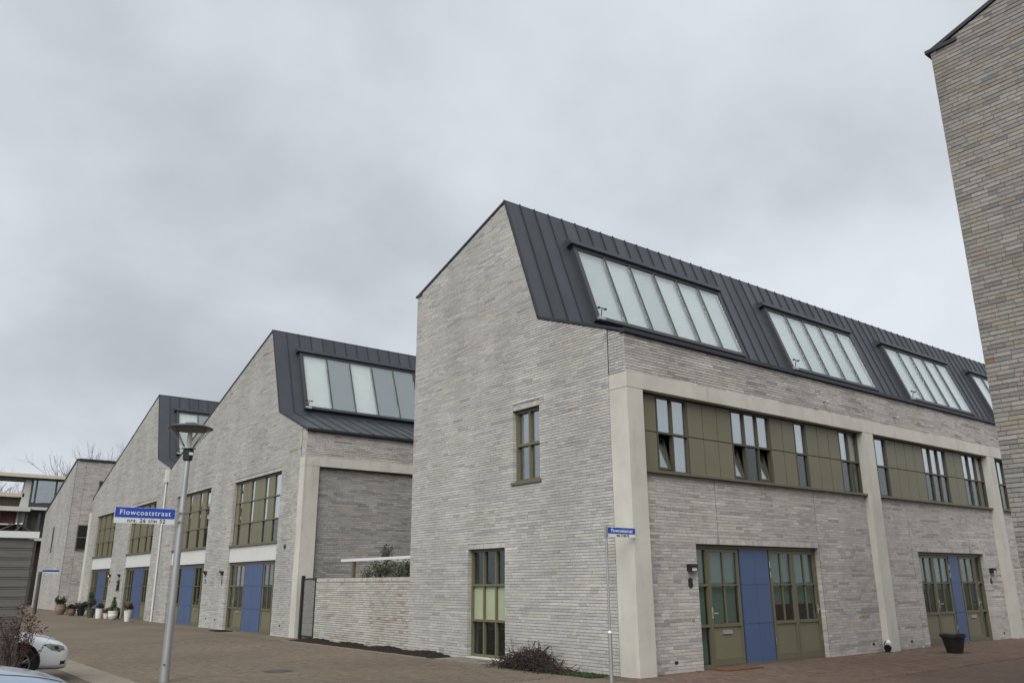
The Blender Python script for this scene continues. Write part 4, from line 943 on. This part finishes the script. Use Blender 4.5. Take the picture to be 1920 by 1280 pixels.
def street_sign(loc, x0, x1, y, z0, zs, z1, label, t1, t2, s1, s2, sp=1.0, bold=.006):
    s = thing('street_sign', loc, label, 'street sign')
    m = MB(); m.box(x0, x1, y - .004, y + .012, z0, z1); m.build('backing_plate', 'sign_white', s)
    m = MB(); m.box(x0 + .004, x1 - .004, y - .008, y - .004, zs, z1 - .004); m.build('blue_field', 'blue_sign', s)
    f = Fr('F', y); w = (x1 - x0)
    if t1: text_mesh('lettering', t1, s1, 'sign_white', s, face_mtx(f, x0 + w * .50, (zs + z1) / 2 - .004, .010), extrude=.001, bold=bold, spacing=sp)
    if t2: text_mesh('lettering', t2, s2, 'sign_black', s, face_mtx(f, x0 + w * .53, (z0 + zs) / 2 - .002, .006), extrude=.001, bold=bold, spacing=sp)['kind'] = 'stuff'      # tiny letters
    return s
sg = street_sign((LX, LY, 2.7), 3.47, 4.50, 15.93, 2.705, 2.805, 2.985, 'blue and white street name sign on the lamp post, numbers 26 t/m 52', 'Flowcoatstraat', 'nrs. 26 t/m 52', .126, .098, 1.15, .0012)
for z in (2.77, 2.93):
    m = MB(); m.lathe([(.072, z - .012), (.072, z + .012)], (LX, LY, 0), 16); m.box(4.50, 4.60, 15.915, 15.945, z - .012, z + .012); m.tube([(4.56, 15.91, z), (4.56, 15.90, z)], .016, 8); m.build('bracket', 'steel', sg)
PX, PY = 10.60, 10.87
sg2 = street_sign((PX, PY, 0), 10.62, 11.325, 10.85, 2.435, 2.495, 2.605, 'small blue street name sign on a thin pole before the concrete column', 'Flowcoatstraat', 'nrs. 2 t/m 8', .088, .062, 1.05, .002)
m = MB(); m.lathe([(.036, -.05), (.036, .80)], (PX, PY, 0), 12); m.build('sleeve', 'steel', sg2, smooth=True)
m = MB(); m.lathe([(.038, .80), (.034, .825), (.018, .84)], (PX, PY, 0), 12); m.build('cap', 'sign_white', sg2, smooth=True)
m = MB(); m.lathe([(.021, .84), (.021, 2.60)], (PX, PY, 0), 10); m.build('pole', 'steel', sg2, smooth=True)
m = MB(); m.box(PX - .035, PX + .02, PY - .03, PY + .025, 2.43, 2.61); m.build('clamp', 'steel', sg2)
sg3 = street_sign((9.0, 58.6, 0), 9.10, 10.02, 58.6, 2.38, 2.44, 2.56, 'distant blue street sign plate on a dark post before the far house', None, None, .1, .1)
m = MB(); m.lathe([(.11, -.05), (.10, 2.45)], (9.0, 58.6, 0), 10); m.box(9.02, 9.10, 58.59, 58.61, 2.40, 2.44); m.build('post', 'grey_clad', sg3, smooth=True)

# ================================================================== SMALL THINGS BEFORE THE FRONT
mat_o = MB().box(13.45, 14.55, 10.62, 11.04, .010, .030).build('doormat', 'mat_brown'); tag(mat_o, 'reddish brown doormat lying before the door of number 8', 'doormat')
mat2 = MB().box(10.72, 11.22, 31.0, 32.1, .008, .03).build('doormat', 'soil'); tag(mat2, 'dark doormat before the door of the nearer left house', 'doormat')
lt = MB(); rl = random.Random(77)
for _ in range(420):      # blown leaves and grit along the foot of the walls
    q_ = rl.random()
    if q_ < .45: x, y = rl.uniform(11.8, 27), 11.05 - abs(rl.gauss(0, .10))
    elif q_ < .75: x, y = 11.33 - abs(rl.gauss(0, .25)), rl.uniform(11.1, 42)
    else: x, y = rl.uniform(4.3, 12), rl.uniform(10, 26)
    a = rl.uniform(0, 6.28); s_ = rl.uniform(.012, .032); b = len(lt.v)
    lt.v += [(x + s_ * math.cos(a + k * 1.57) * (1 if k % 2 else .5), y + s_ * math.sin(a + k * 1.57) * (1 if k % 2 else .5), .012 + rl.uniform(0, .012)) for k in range(4)]; lt.f.append((b, b + 1, b + 2, b + 3))
tag(lt.build('leaf_litter', 'litter', None, kind='stuff'), 'scattered dead leaves and grit on the paving', None)
fl = thing('spotlight', (19.86, 10.98, 0), 'small black and white spotlight on the ground at the foot of the middle column', 'spotlight')
m = MB(); m.lathe([(.02, .0), (.06, .005), (.06, .03), (.02, .04), (.02, .08)], (19.86, 10.93, .006), 12); m.build('base', 'black_plastic', fl)
m = MB(); m.tube([(19.78, 10.87, .10), (19.94, 10.95, .20)], [.085, .075], 12); m.build('housing', 'black_plastic', fl, smooth=True)
m = MB(); m.tube([(19.79, 10.86, .17), (19.96, 10.93, .235)], [.07, .05], 12); m.build('shade', 'white_trim', fl, smooth=True)
pt = thing('plant_pot', (20.80, 9.78, 0), 'empty black plastic tub standing on the pavers before number 6', 'plant pot')
m = MB(); m.lathe([(.17, .012), (.255, .36), (.285, .362), (.29, .43), (.262, .43), (.235, .33), (.15, .06)], (20.80, 9.78, 0), 28); m.build('tub', 'black_plastic', pt, smooth=True)
m = MB(); m.lathe([(.01, .29), (.225, .30)], (20.80, 9.78, 0), 20); m.build('soil', 'soil', pt)
mh = MB(); mh.lathe([(.30, -.01), (.30, .010), (.26, .012), (.02, .012)], (6.92, 16.45, 0), 28); mh.lathe([(.24, .012), (.24, .016), (.20, .016)], (6.92, 16.45, 0), 24); tag(mh.build('manhole_cover', 'manhole'), 'round iron manhole cover in the brown street paving', 'manhole cover')

# potted plants along the farther house
def potted(x, y, name, label, w, h, mat, prof, plant):
    t = thing(name, (x, y, 0), label, 'potted plant', 'potted plants along the far house')
    m = MB(); m.lathe([(r * w / 2, z * h) for r, z in prof] + [(.8 * prof[-1][0] * w / 2, .88 * h)], (x, y, .006), 18); m.build('pot', mat, t, smooth=True)
    plant(t, x, y, h); return t
tall = [(.62, 0), (1.0, .95), (1.06, .955), (1.06, 1.0)]; roundp = [(.55, 0), (.95, .35), (1.0, .6), (.88, .95), (.9, 1.0)]; bowl = [(.5, 0), (.8, .15), (1.0, .5), (1.0, .6), (.93, .65), (1.02, .8), (1.0, 1.0)]
def bushp(mat, r, hh, n=600, size=.05, sq=1.0):
    def f(t, x, y, h):
        rr = random.Random(int(x * 100 + y)); leaves(MB(), [(x + rr.uniform(-r, r) * .6, y + rr.uniform(-r, r) * .6, h + hh * rr.uniform(.2, .9)) for _ in range(12)], r * .6, n, size, sq, rr).build('foliage', mat, t)
    return f
def conep(mat, r, hh):
    def f(t, x, y, h):
        rr = random.Random(9); m = MB()
        for k in range(10): z = h + hh * k / 10; leaves(m, [(x + rr.uniform(-.5, .5) * r * (1 - k / 10), y + rr.uniform(-.5, .5) * r * (1 - k / 10), z) for _ in range(4)], max(.04, r * (1 - k / 10) * .75), 130, .04, 1, rr)
        m.build('foliage', mat, t); m = MB(); m.tube([(x, y, h * .8), (x, y, h + hh)], [.02, .006], 5); m.build('stem', 'bark', t)
    return f
def flowers(t, x, y, h):
    bushp('leaf', .34, .34, 900, .06)(t, x, y, h); rr = random.Random(3); leaves(MB(), [(x + rr.uniform(-.3, .3), y + rr.uniform(-.3, .3), h + .34 + rr.uniform(-.05, .05)) for _ in range(10)], .1, 160, .035, 1, rr).build('blossom', 'petal', t)
potted(9.95, 56.1, 'potted_plant', 'large tan pot with a pale flowering bush, leftmost of the pots', .62, .58, 'terracotta_tan', roundp, flowers)
potted(10.30, 55.6, 'potted_plant', 'small dark pot with a leafy plant close beside the large tan pot', .30, .26, 'clay_brown', tall, bushp('leaf_dark', .2, .25, 400))
potted(10.05, 53.3, 'potted_plant', 'squat brown clay pot between the tan pot and the dark tub', .40, .38, 'clay_brown', roundp, bushp('leaf_red', .2, .18, 350))
potted(10.45, 53.0, 'potted_plant', 'dark tub overgrown with dark evergreen leaves', .46, .34, 'black_plastic', tall, bushp('leaf_dark', .36, .30, 900))
potted(10.28, 49.7, 'potted_plant', 'mossy green pot with an upright green plant before the blue panel', .44, .46, 'pot_green', tall, bushp('pot_green', .2, .75, 800, .05, 1.6))
potted(10.37, 48.2, 'potted_plant', 'straight tall white pot with a dark plant', .36, .48, 'pot_white', [(.85, 0), (1, .97), (1, 1)], bushp('leaf_dark', .2, .22, 400))
potted(10.62, 47.7, 'potted_plant', 'small low white pot with a brownish plant beside the straight white pot', .33, .26, 'pot_white', tall, bushp('leaf_red', .22, .20, 400))
potted(10.47, 45.7, 'potted_plant', 'wide white bowl with a small green conifer', .46, .42, 'pot_white', bowl, conep('leaf_bright', .24, .68))
potted(10.98, 46.9, 'potted_plant', 'small black planter half hidden behind the white bowl', .24, .32, 'black_plastic', tall, bushp('leaf_dark', .14, .2, 200))
potted(10.47, 42.9, 'potted_plant', 'tall white tapered pot with dark purple grass, nearest the downpipe', .36, .54, 'pot_white', tall, bushp('leaf_red', .2, .25, 400))
wr = MB(); rr = random.Random(5); leaves(wr, [(GX - .06, 49.0 + .05 * math.cos(a), 1.62 + .20 * math.sin(a)) for a in [k * .5 for k in range(13)]], .09, 420, .035, 1.5, rr); tag(wr.build('wreath', 'leaf_dark'), 'dark hanging wreath on the wall between the two far doors', 'wreath')

# ================================================================== LEFT FOREGROUND: BOARD SCREEN, BUSH, CARS
sc = thing('board_screen', (0.6, 16.6, 0), 'dark grey screen of wide horizontal boards with a white cap at the left edge', 'fence')
for k in range(15):
    m = MB(); z0 = .03 + k * .16; m.box(-1.6, 2.38, 16.60, 16.64, z0, z0 + .150); m.box(-1.6, 2.375, 16.592, 16.60, z0 + .128, z0 + .150); m.build('board', 'fence_board', sc)
m = MB(); m.box(-1.6, 2.30, 16.645, 16.70, 0, 2.42); m.build('backing', 'interior', sc)
m = MB(); m.box(-1.65, 2.44, 16.54, 16.76, 2.435, 2.545); m.build('cap', 'white_trim', sc)
for px_ in (-1.55, .4, 2.28): m = MB(); m.box(px_ - .04, px_ + .04, 16.70, 16.78, 0, 2.43); m.build('post', 'fence_board', sc)
rb = random.Random(31); bs = thing('leafy_bush', (2.46, 16.3, 0), 'reddish half bare bush at the end of the board screen', 'bush')
m = MB(); tips = []
for k in range(10): branchy(m, (2.30 + rb.uniform(-.10, .10), 16.3 + rb.uniform(-.1, .1), 0), (rb.gauss(0.0, .10), rb.gauss(0, .10), 1), .58, .013, 2, rb, .32, tips, .35, 4, 2)
m.build('branches', 'twig_red', bs)
m = MB(); leaves(m, [t for t in tips if t[2] > .3 and t[0] < 2.75], .09, 900, .022, 1.3, rb); m.build('foliage', 'leaf_red', bs)
rb = random.Random(41); bs2 = thing('bare_bush', (1.95, 16.35, 0), 'thin leafless dark bush before the boards of the screen', 'bush')
m = MB(); tips = []
for k in range(9): branchy(m, (1.85 + rb.uniform(-.3, .3), 16.35, 0), (rb.gauss(0, .2), rb.gauss(0, .08), 1), .62, .010, 2, rb, .35, tips, .3, 3, 2)
m.build('branches', 'twig_red', bs2)

def make_car(loc, label, paint, seed=0):
    """A hatchback; local x runs to the nose (length 4.3), y to its left side."""
    car = thing('parked_car', loc, label, 'car', 'parked cars')
    ox, oy, oz = loc
    # stations: x, half width, sill z, belt z, shoulder z, top z (hood/deck)
    ST = [(0.00, .70, .42, .66, .80, .84), (.10, .80, .30, .72, .90, .95), (.55, .865, .22, .80, .93, 1.0), (1.2, .88, .20, .80, .93, 1.0), (2.2, .885, .20, .78, .90, .96), (2.85, .885, .20, .76, .875, .93), (3.3, .88, .20, .735, .83, .88), (3.7, .865, .20, .70, .775, .825), (3.98, .84, .19, .655, .715, .755), (4.16, .80, .18, .60, .655, .69), (4.27, .72, .18, .53, .59, .62), (4.33, .55, .20, .47, .53, .55), (4.345, .28, .24, .42, .47, .49)]
    m = MB(); ring = 14
    for (x, hw, zs_, zb_, zh, zt) in ST:
        half = [(hw * .90, zs_), (hw * .985, zs_ + .10), (hw, (zs_ + zb_) / 2 + .05), (hw * .975, zb_), (hw * .90, zh), (hw * .60, zt - .008), (0, zt + .012)]
        pts = half + [(-a, b) for a, b in reversed(half)]
        for (a, b) in pts: m.v.append((ox + x, oy + a, oz + b))
    for i in range(len(ST) - 1):
        for j in range(ring):
            k = (j + 1) % ring; m.f.append((i * ring + j, i * ring + k, (i + 1) * ring + k, (i + 1) * ring + j))
    m.f.append(tuple(range(ring))); m.f.append(tuple((len(ST) - 1) * ring + j for j in reversed(range(ring))))
    tmp = m.build('body', paint, None, smooth=True)
    sub = tmp.modifiers.new('s', 'SUBSURF'); sub.levels = 2; sub.render_levels = 2
    cm_ = MB()
    for wx in (.78, 3.46):
        for sy in (-1, 1): cm_.tube([(ox + wx, oy + sy * .60, oz + .33), (ox + wx, oy + sy * 1.1, oz + .33)], .375, 28)
    cut = cm_.build('cutter', 'tyre'); bo = tmp.modifiers.new('b', 'BOOLEAN'); bo.operation = 'DIFFERENCE'; bo.object = cut; bo.solver = 'EXACT'
    bpy.context.view_layer.update(); me = bpy.data.meshes.new_from_object(tmp.evaluated_get(bpy.context.evaluated_depsgraph_get()))
    bpy.data.objects.remove(tmp); bpy.data.objects.remove(cut)
    me.materials.clear(); me.materials.append(MATS[paint]); me.polygons.foreach_set('material_index', [0] * len(me.polygons)); me.polygons.foreach_set('use_smooth', [True] * len(me.polygons)); me.set_sharp_from_angle(angle=math.radians(35))
    body = bpy.data.objects.new('body', me); COL.objects.link(body); attach(body, car)
    # cabin
    CB = [(.12, .72, .93, .66), (.42, .78, 1.36, .60), (1.1, .80, 1.45, .62), (1.9, .80, 1.43, .62), (2.75, .80, .945, .72)]
    g = MB()
    for (x, hw, zt, ht) in CB:
        for (a, b) in ((hw, .88), (ht, zt), (-ht, zt), (-hw, .88)): g.v.append((ox + x, oy + a, oz + b))
    for i in range(4):
        for j in range(3): g.f.append((i * 4 + j, i * 4 + j + 1, (i + 1) * 4 + j + 1, (i + 1) * 4 + j))
    g.f.append((0, 1, 2, 3)); g.build('windows', 'pane_dark', car, smooth=False)
    r = MB()
    for (x, ht, zt) in ((.40, .60, 1.375), (1.1, .625, 1.468), (1.9, .625, 1.448)):
        for a in (-ht, ht): r.v.append((ox + x, oy + a, oz + zt))
    r.f = [(0, 1, 3, 2), (2, 3, 5, 4)]; r.build('roof', paint, car, smooth=True)
    for s in (-1, 1):   # pillars
        q = MB(); q.tube([(ox + 2.72, oy + s * .80, oz + .93), (ox + 1.9, oy + s * .625, oz + 1.45)], .03, 6); q.tube([(ox + .40, oy + s * .61, oz + 1.38), (ox + .12, oy + s * .76, oz + .95)], .05, 6); q.tube([(ox + 1.9, oy + s * .625, oz + 1.45), (ox + .40, oy + s * .61, oz + 1.38)], .025, 6); q.build('pillar', paint, car, smooth=True)
        q = MB(); q.lathe([(.02, -.07), (.09, -.05), (.1, .05), (.02, .08)], (ox + 2.45, oy + s * .98, oz + 1.0), 10, .55); q.build('mirror', paint, car, smooth=True)
    # wheels
    for wx in (.78, 3.46):
        for s in (-1, 1):
            yo = oy + s * .875; yi = oy + s * .66; c = Vector((ox + wx, 0, oz + .325)); n = 36
            q = MB()
            prof = [(.215, yo - s * .01), (.30, yo), (.322, yo - s * .03), (.325, (yo + yi) / 2), (.322, yi + s * .03), (.25, yi)]
            for (rr_, yy) in prof:
                for j in range(n): a = 2 * math.pi * j / n; q.v.append((c.x + rr_ * math.cos(a), yy, c.z + rr_ * math.sin(a)))
            for i in range(len(prof) - 1):
                for j in range(n): q.f.append((i * n + j, i * n + (j + 1) % n, (i + 1) * n + (j + 1) % n, (i + 1) * n + j))
            w = q.build('wheel', 'tyre', car, smooth=True)
            q = MB()
            for (r0, r1, d0, d1) in ((.195, .218, .0, .03),):
                for j in range(n):
                    a0 = 2 * math.pi * j / n; a1 = 2 * math.pi * (j + 1) / n
                    P = lambda a, r_, d_: (c.x + r_ * math.cos(a), yo - s * (.012 + d_), c.z + r_ * math.sin(a))
                    q.hexa([P(a0, r0, d1), P(a1, r0, d1), P(a1, r1, d1), P(a0, r1, d1), P(a0, r0, d0), P(a1, r0, d0), P(a1, r1, d0), P(a0, r1, d0)])
            for k in range(5):
                for da in (-.11, .11):
                    a = .35 + k * 2 * math.pi / 5; a_ = a + da; q.tube([(c.x + .045 * math.cos(a), yo - s * .03, c.z + .045 * math.sin(a)), (c.x + .20 * math.cos(a_), yo - s * .022, c.z + .20 * math.sin(a_))], [.020, .014], 6)
            q.tube([(c.x, yo - s * .06, c.z), (c.x, yo - s * .018, c.z)], .05, 12); q.build('rim', 'rim', w, smooth=False)
            q = MB(); q.tube([(c.x, yo - s * .10, c.z), (c.x, yo - s * .09, c.z)], .21, 20); q.build('brake_disc', 'interior', w)
            q = MB(); q.tube([(c.x, oy + s * .60, c.z), (c.x, oy + s * .605, c.z)], .374, 24); q.build('wheel_well', 'sign_black', car)
    # lamps, grille: patches pressed onto the body surface
    from mathutils.bvhtree import BVHTree
    bv = BVHTree.FromPolygons([v.co[:] for v in me.vertices], [p.vertices[:] for p in me.polygons])
    def patch(name, outline, mat, off, origin_dir):
        """outline: points in space; each is projected onto the body along origin_dir and lifted by off."""
        cx = Vector((0, 0, 0)); P = [Vector((ox + a, oy + b, oz + c_)) for a, b, c_ in outline]; cen = sum(P, Vector()) / len(P); rings = []
        for f_ in (1.0, .66, .33, 0.0):
            rg_ = []
            for p in (P if f_ > 0 else [cen]):
                s_ = cen + (p - cen) * f_; h = bv.ray_cast(s_ - origin_dir * 1.5, origin_dir); q_ = (h[0] + h[1] * (off if f_ < 1 else -.004)) if h[0] is not None else s_; rg_.append(q_)
            rings.append(rg_)
        mm = MB(); n_ = len(P)
        for rg_ in rings[:3]: mm.v += [tuple(v) for v in rg_]
        mm.v.append(tuple(rings[3][0]))
        for i in range(2):
            for j in range(n_): mm.f.append((i * n_ + j, i * n_ + (j + 1) % n_, (i + 1) * n_ + (j + 1) % n_, (i + 1) * n_ + j))
        for j in range(n_): mm.f.append((2 * n_ + j, 2 * n_ + (j + 1) % n_, 3 * n_))
        return mm.build(name, mat, car, smooth=True)
    for s in (-1, 1):
        dirv = Vector((-.45, -s * .9, -.05)).normalized()
        hl = patch('headlight', [(3.80, s * .85, .655), (3.95, s * .84, .675), (4.12, s * .80, .645), (4.24, s * .72, .60), (4.26, s * .71, .52), (4.14, s * .79, .49), (3.98, s * .83, .535)], 'lamp_chrome', .010, dirv)
        q = patch('lens', [(4.02, s * .82, .625), (4.10, s * .80, .62), (4.12, s * .80, .545), (4.04, s * .82, .55)], 'lamp_black', .017, dirv); q.parent = hl; q.matrix_parent_inverse = Matrix()
        patch('fog_vent', [(4.14, s * .78, .37), (4.26, s * .70, .38), (4.26, s * .70, .28), (4.14, s * .78, .28)], 'sign_black', .004, dirv)
        patch('tail_light', [(.02, s * .66, .78), (.02, s * .52, .78), (.02, s * .52, .66), (.02, s * .66, .66)], 'leaf_red', .006, Vector((1, 0, 0)))
    patch('grille', [(4.25, -.40, .47), (4.25, .40, .47), (4.25, .36, .36), (4.25, -.36, .36)], 'sign_black', .006, Vector((-1, 0, 0)))
    # hood shut lines
    for s in (-1, 1):
        q = MB(); pts = []
        for t_ in np.linspace(0, 1, 14):
            x = 2.8 + 1.30 * t_; yy = s * (.70 - .20 * t_ ** 3); h = bv.ray_cast(Vector((ox + x, oy + yy, oz + 2)), Vector((0, 0, -1)))
            if h[0] is not None: pts.append(h[0] + h[1] * .0005)
        if len(pts) > 3: q.tube(pts, .006, 5); q.build('hood_seam', 'sign_black', car)
    return car
make_car((-.98, 18.05, 0), 'white hatchback nosing out from behind the board screen', 'car_white')
make_car((-2.22, 10.50, 0), 'light blue car in the bottom left corner, only its hood in view', 'car_blue')

# ================================================================== FAR BACKGROUND
ap = thing('apartment_building', (10, 85, 0), 'modern flat roofed building with cream roof edge and glass corner at far left', 'building')
m = MB(); m.box(-8, 18, 84.4, 87.4, 10.92, 11.22); m.build('roof', 'cream', ap)
m = MB(); m.box(-8, 17.9, 84.7, 87.4, 10.76, 10.915); m.build('soffit', 'frame_dark', ap)
m = MB(); m.box(-8, 11.45, 84.5, 87.4, 7.95, 8.33); m.box(11.46, 18, 84.6, 87.4, 8.12, 8.36); m.build('floor_slab', 'render_white', ap)
m = MB(); m.box(-8, 10.85, 85.0, 85.2, 9.22, 9.54); m.build('parapet', 'cream', ap)
m = MB(); m.box(-8, 10.9, 85.3, 85.5, 8.34, 9.21); m.build('balcony_wall', 'brown_clad', ap)
m = MB(); m.hexa([(10.62, 85.0, 8.34), (11.30, 85.0, 8.34), (11.30, 86.0, 8.34), (10.62, 86.0, 8.34), (10.82, 85.0, 10.74), (11.30, 85.0, 10.74), (11.30, 86.0, 10.74), (10.82, 86.0, 10.74)]); m.build('fin_wall', 'render_white', ap)
for x in (11.38, 11.72, 13.30, 14.9, 16.5): m = MB(); m.box(x - .07, x + .07, 84.9, 85.05, 8.37, 10.75); m.build('mullion', 'frame_dark', ap)
for a, b in ((11.45, 11.65), (11.79, 13.23), (13.37, 14.83), (14.97, 16.43)): m = MB(); m.box(a, b, 84.95, 84.98, 8.37, 10.75); m.build('pane', 'glass_front', ap)
m = MB(); m.box(11.4, 17.5, 86.6, 86.7, 8.37, 10.75); m.build('inner_wall', 'blind_grey', ap)
m = MB(); m.box(12.0, 12.62, 86.5, 86.58, 9.2, 10.0); m.build('inner_window', 'curtain', ap)
m = MB(); m.box(-8, 10.55, 85.4, 85.6, 6.9, 7.94); m.build('red_cladding', 'red_clad', ap)
m = MB(); m.box(10.56, 11.2, 85.3, 85.6, 7.0, 7.94); m.build('fin_wall', 'render_white', ap)
m = MB(); m.box(11.21, 18, 85.5, 85.7, 5.7, 8.11); m.build('wall', 'grey_clad', ap)
m = MB(); m.box(-8, 18, 86, 86.3, 0, 6.9); m.build('lower_wall', 'brown_clad', ap)
m = MB(); m.box(11.7, 18, 84.8, 85.8, 5.45, 5.69); m.box(-8, 10.0, 84.9, 85.3, 6.75, 6.88); m.build('floor_slab', 'render_white', ap)
for a, b in (((8.9, 6.0), (10.4, 6.8)), ((10.9, 6.8), (12.2, 5.9)), ((9.6, 5.2), (11.0, 6.7))): m = MB(); m.tube([(a[0], 84.7, a[1]), (b[0], 84.7, b[1])], .07, 6); m.build('brace', 'grey_clad', ap)
for x in (9.2, 10.75, 11.3, 12.3): m = MB(); m.box(x - .08, x + .08, 84.9, 85.1, 0, 7.9); m.build('post', 'grey_clad', ap)
for i, (x, y, h) in enumerate(((8.9, 118, 15.4), (13.2, 112, 14.0), (18.5, 104, 15.4), (22.0, 108, 17.0), (26.6, 112, 17.5), (5.0, 125, 15))):
    bare_tree(x, y, h, 60 + i, ['bare tree seen through the open terrace at far left', 'slim bare tree behind the glass corner of the flat roofed building', 'bare tree left of the farthest house roof edge', 'bare tree just behind the peak of the farthest house', 'spreading bare tree crown above the farthest house roof', 'bare tree at the left edge behind the cream roof'][i])
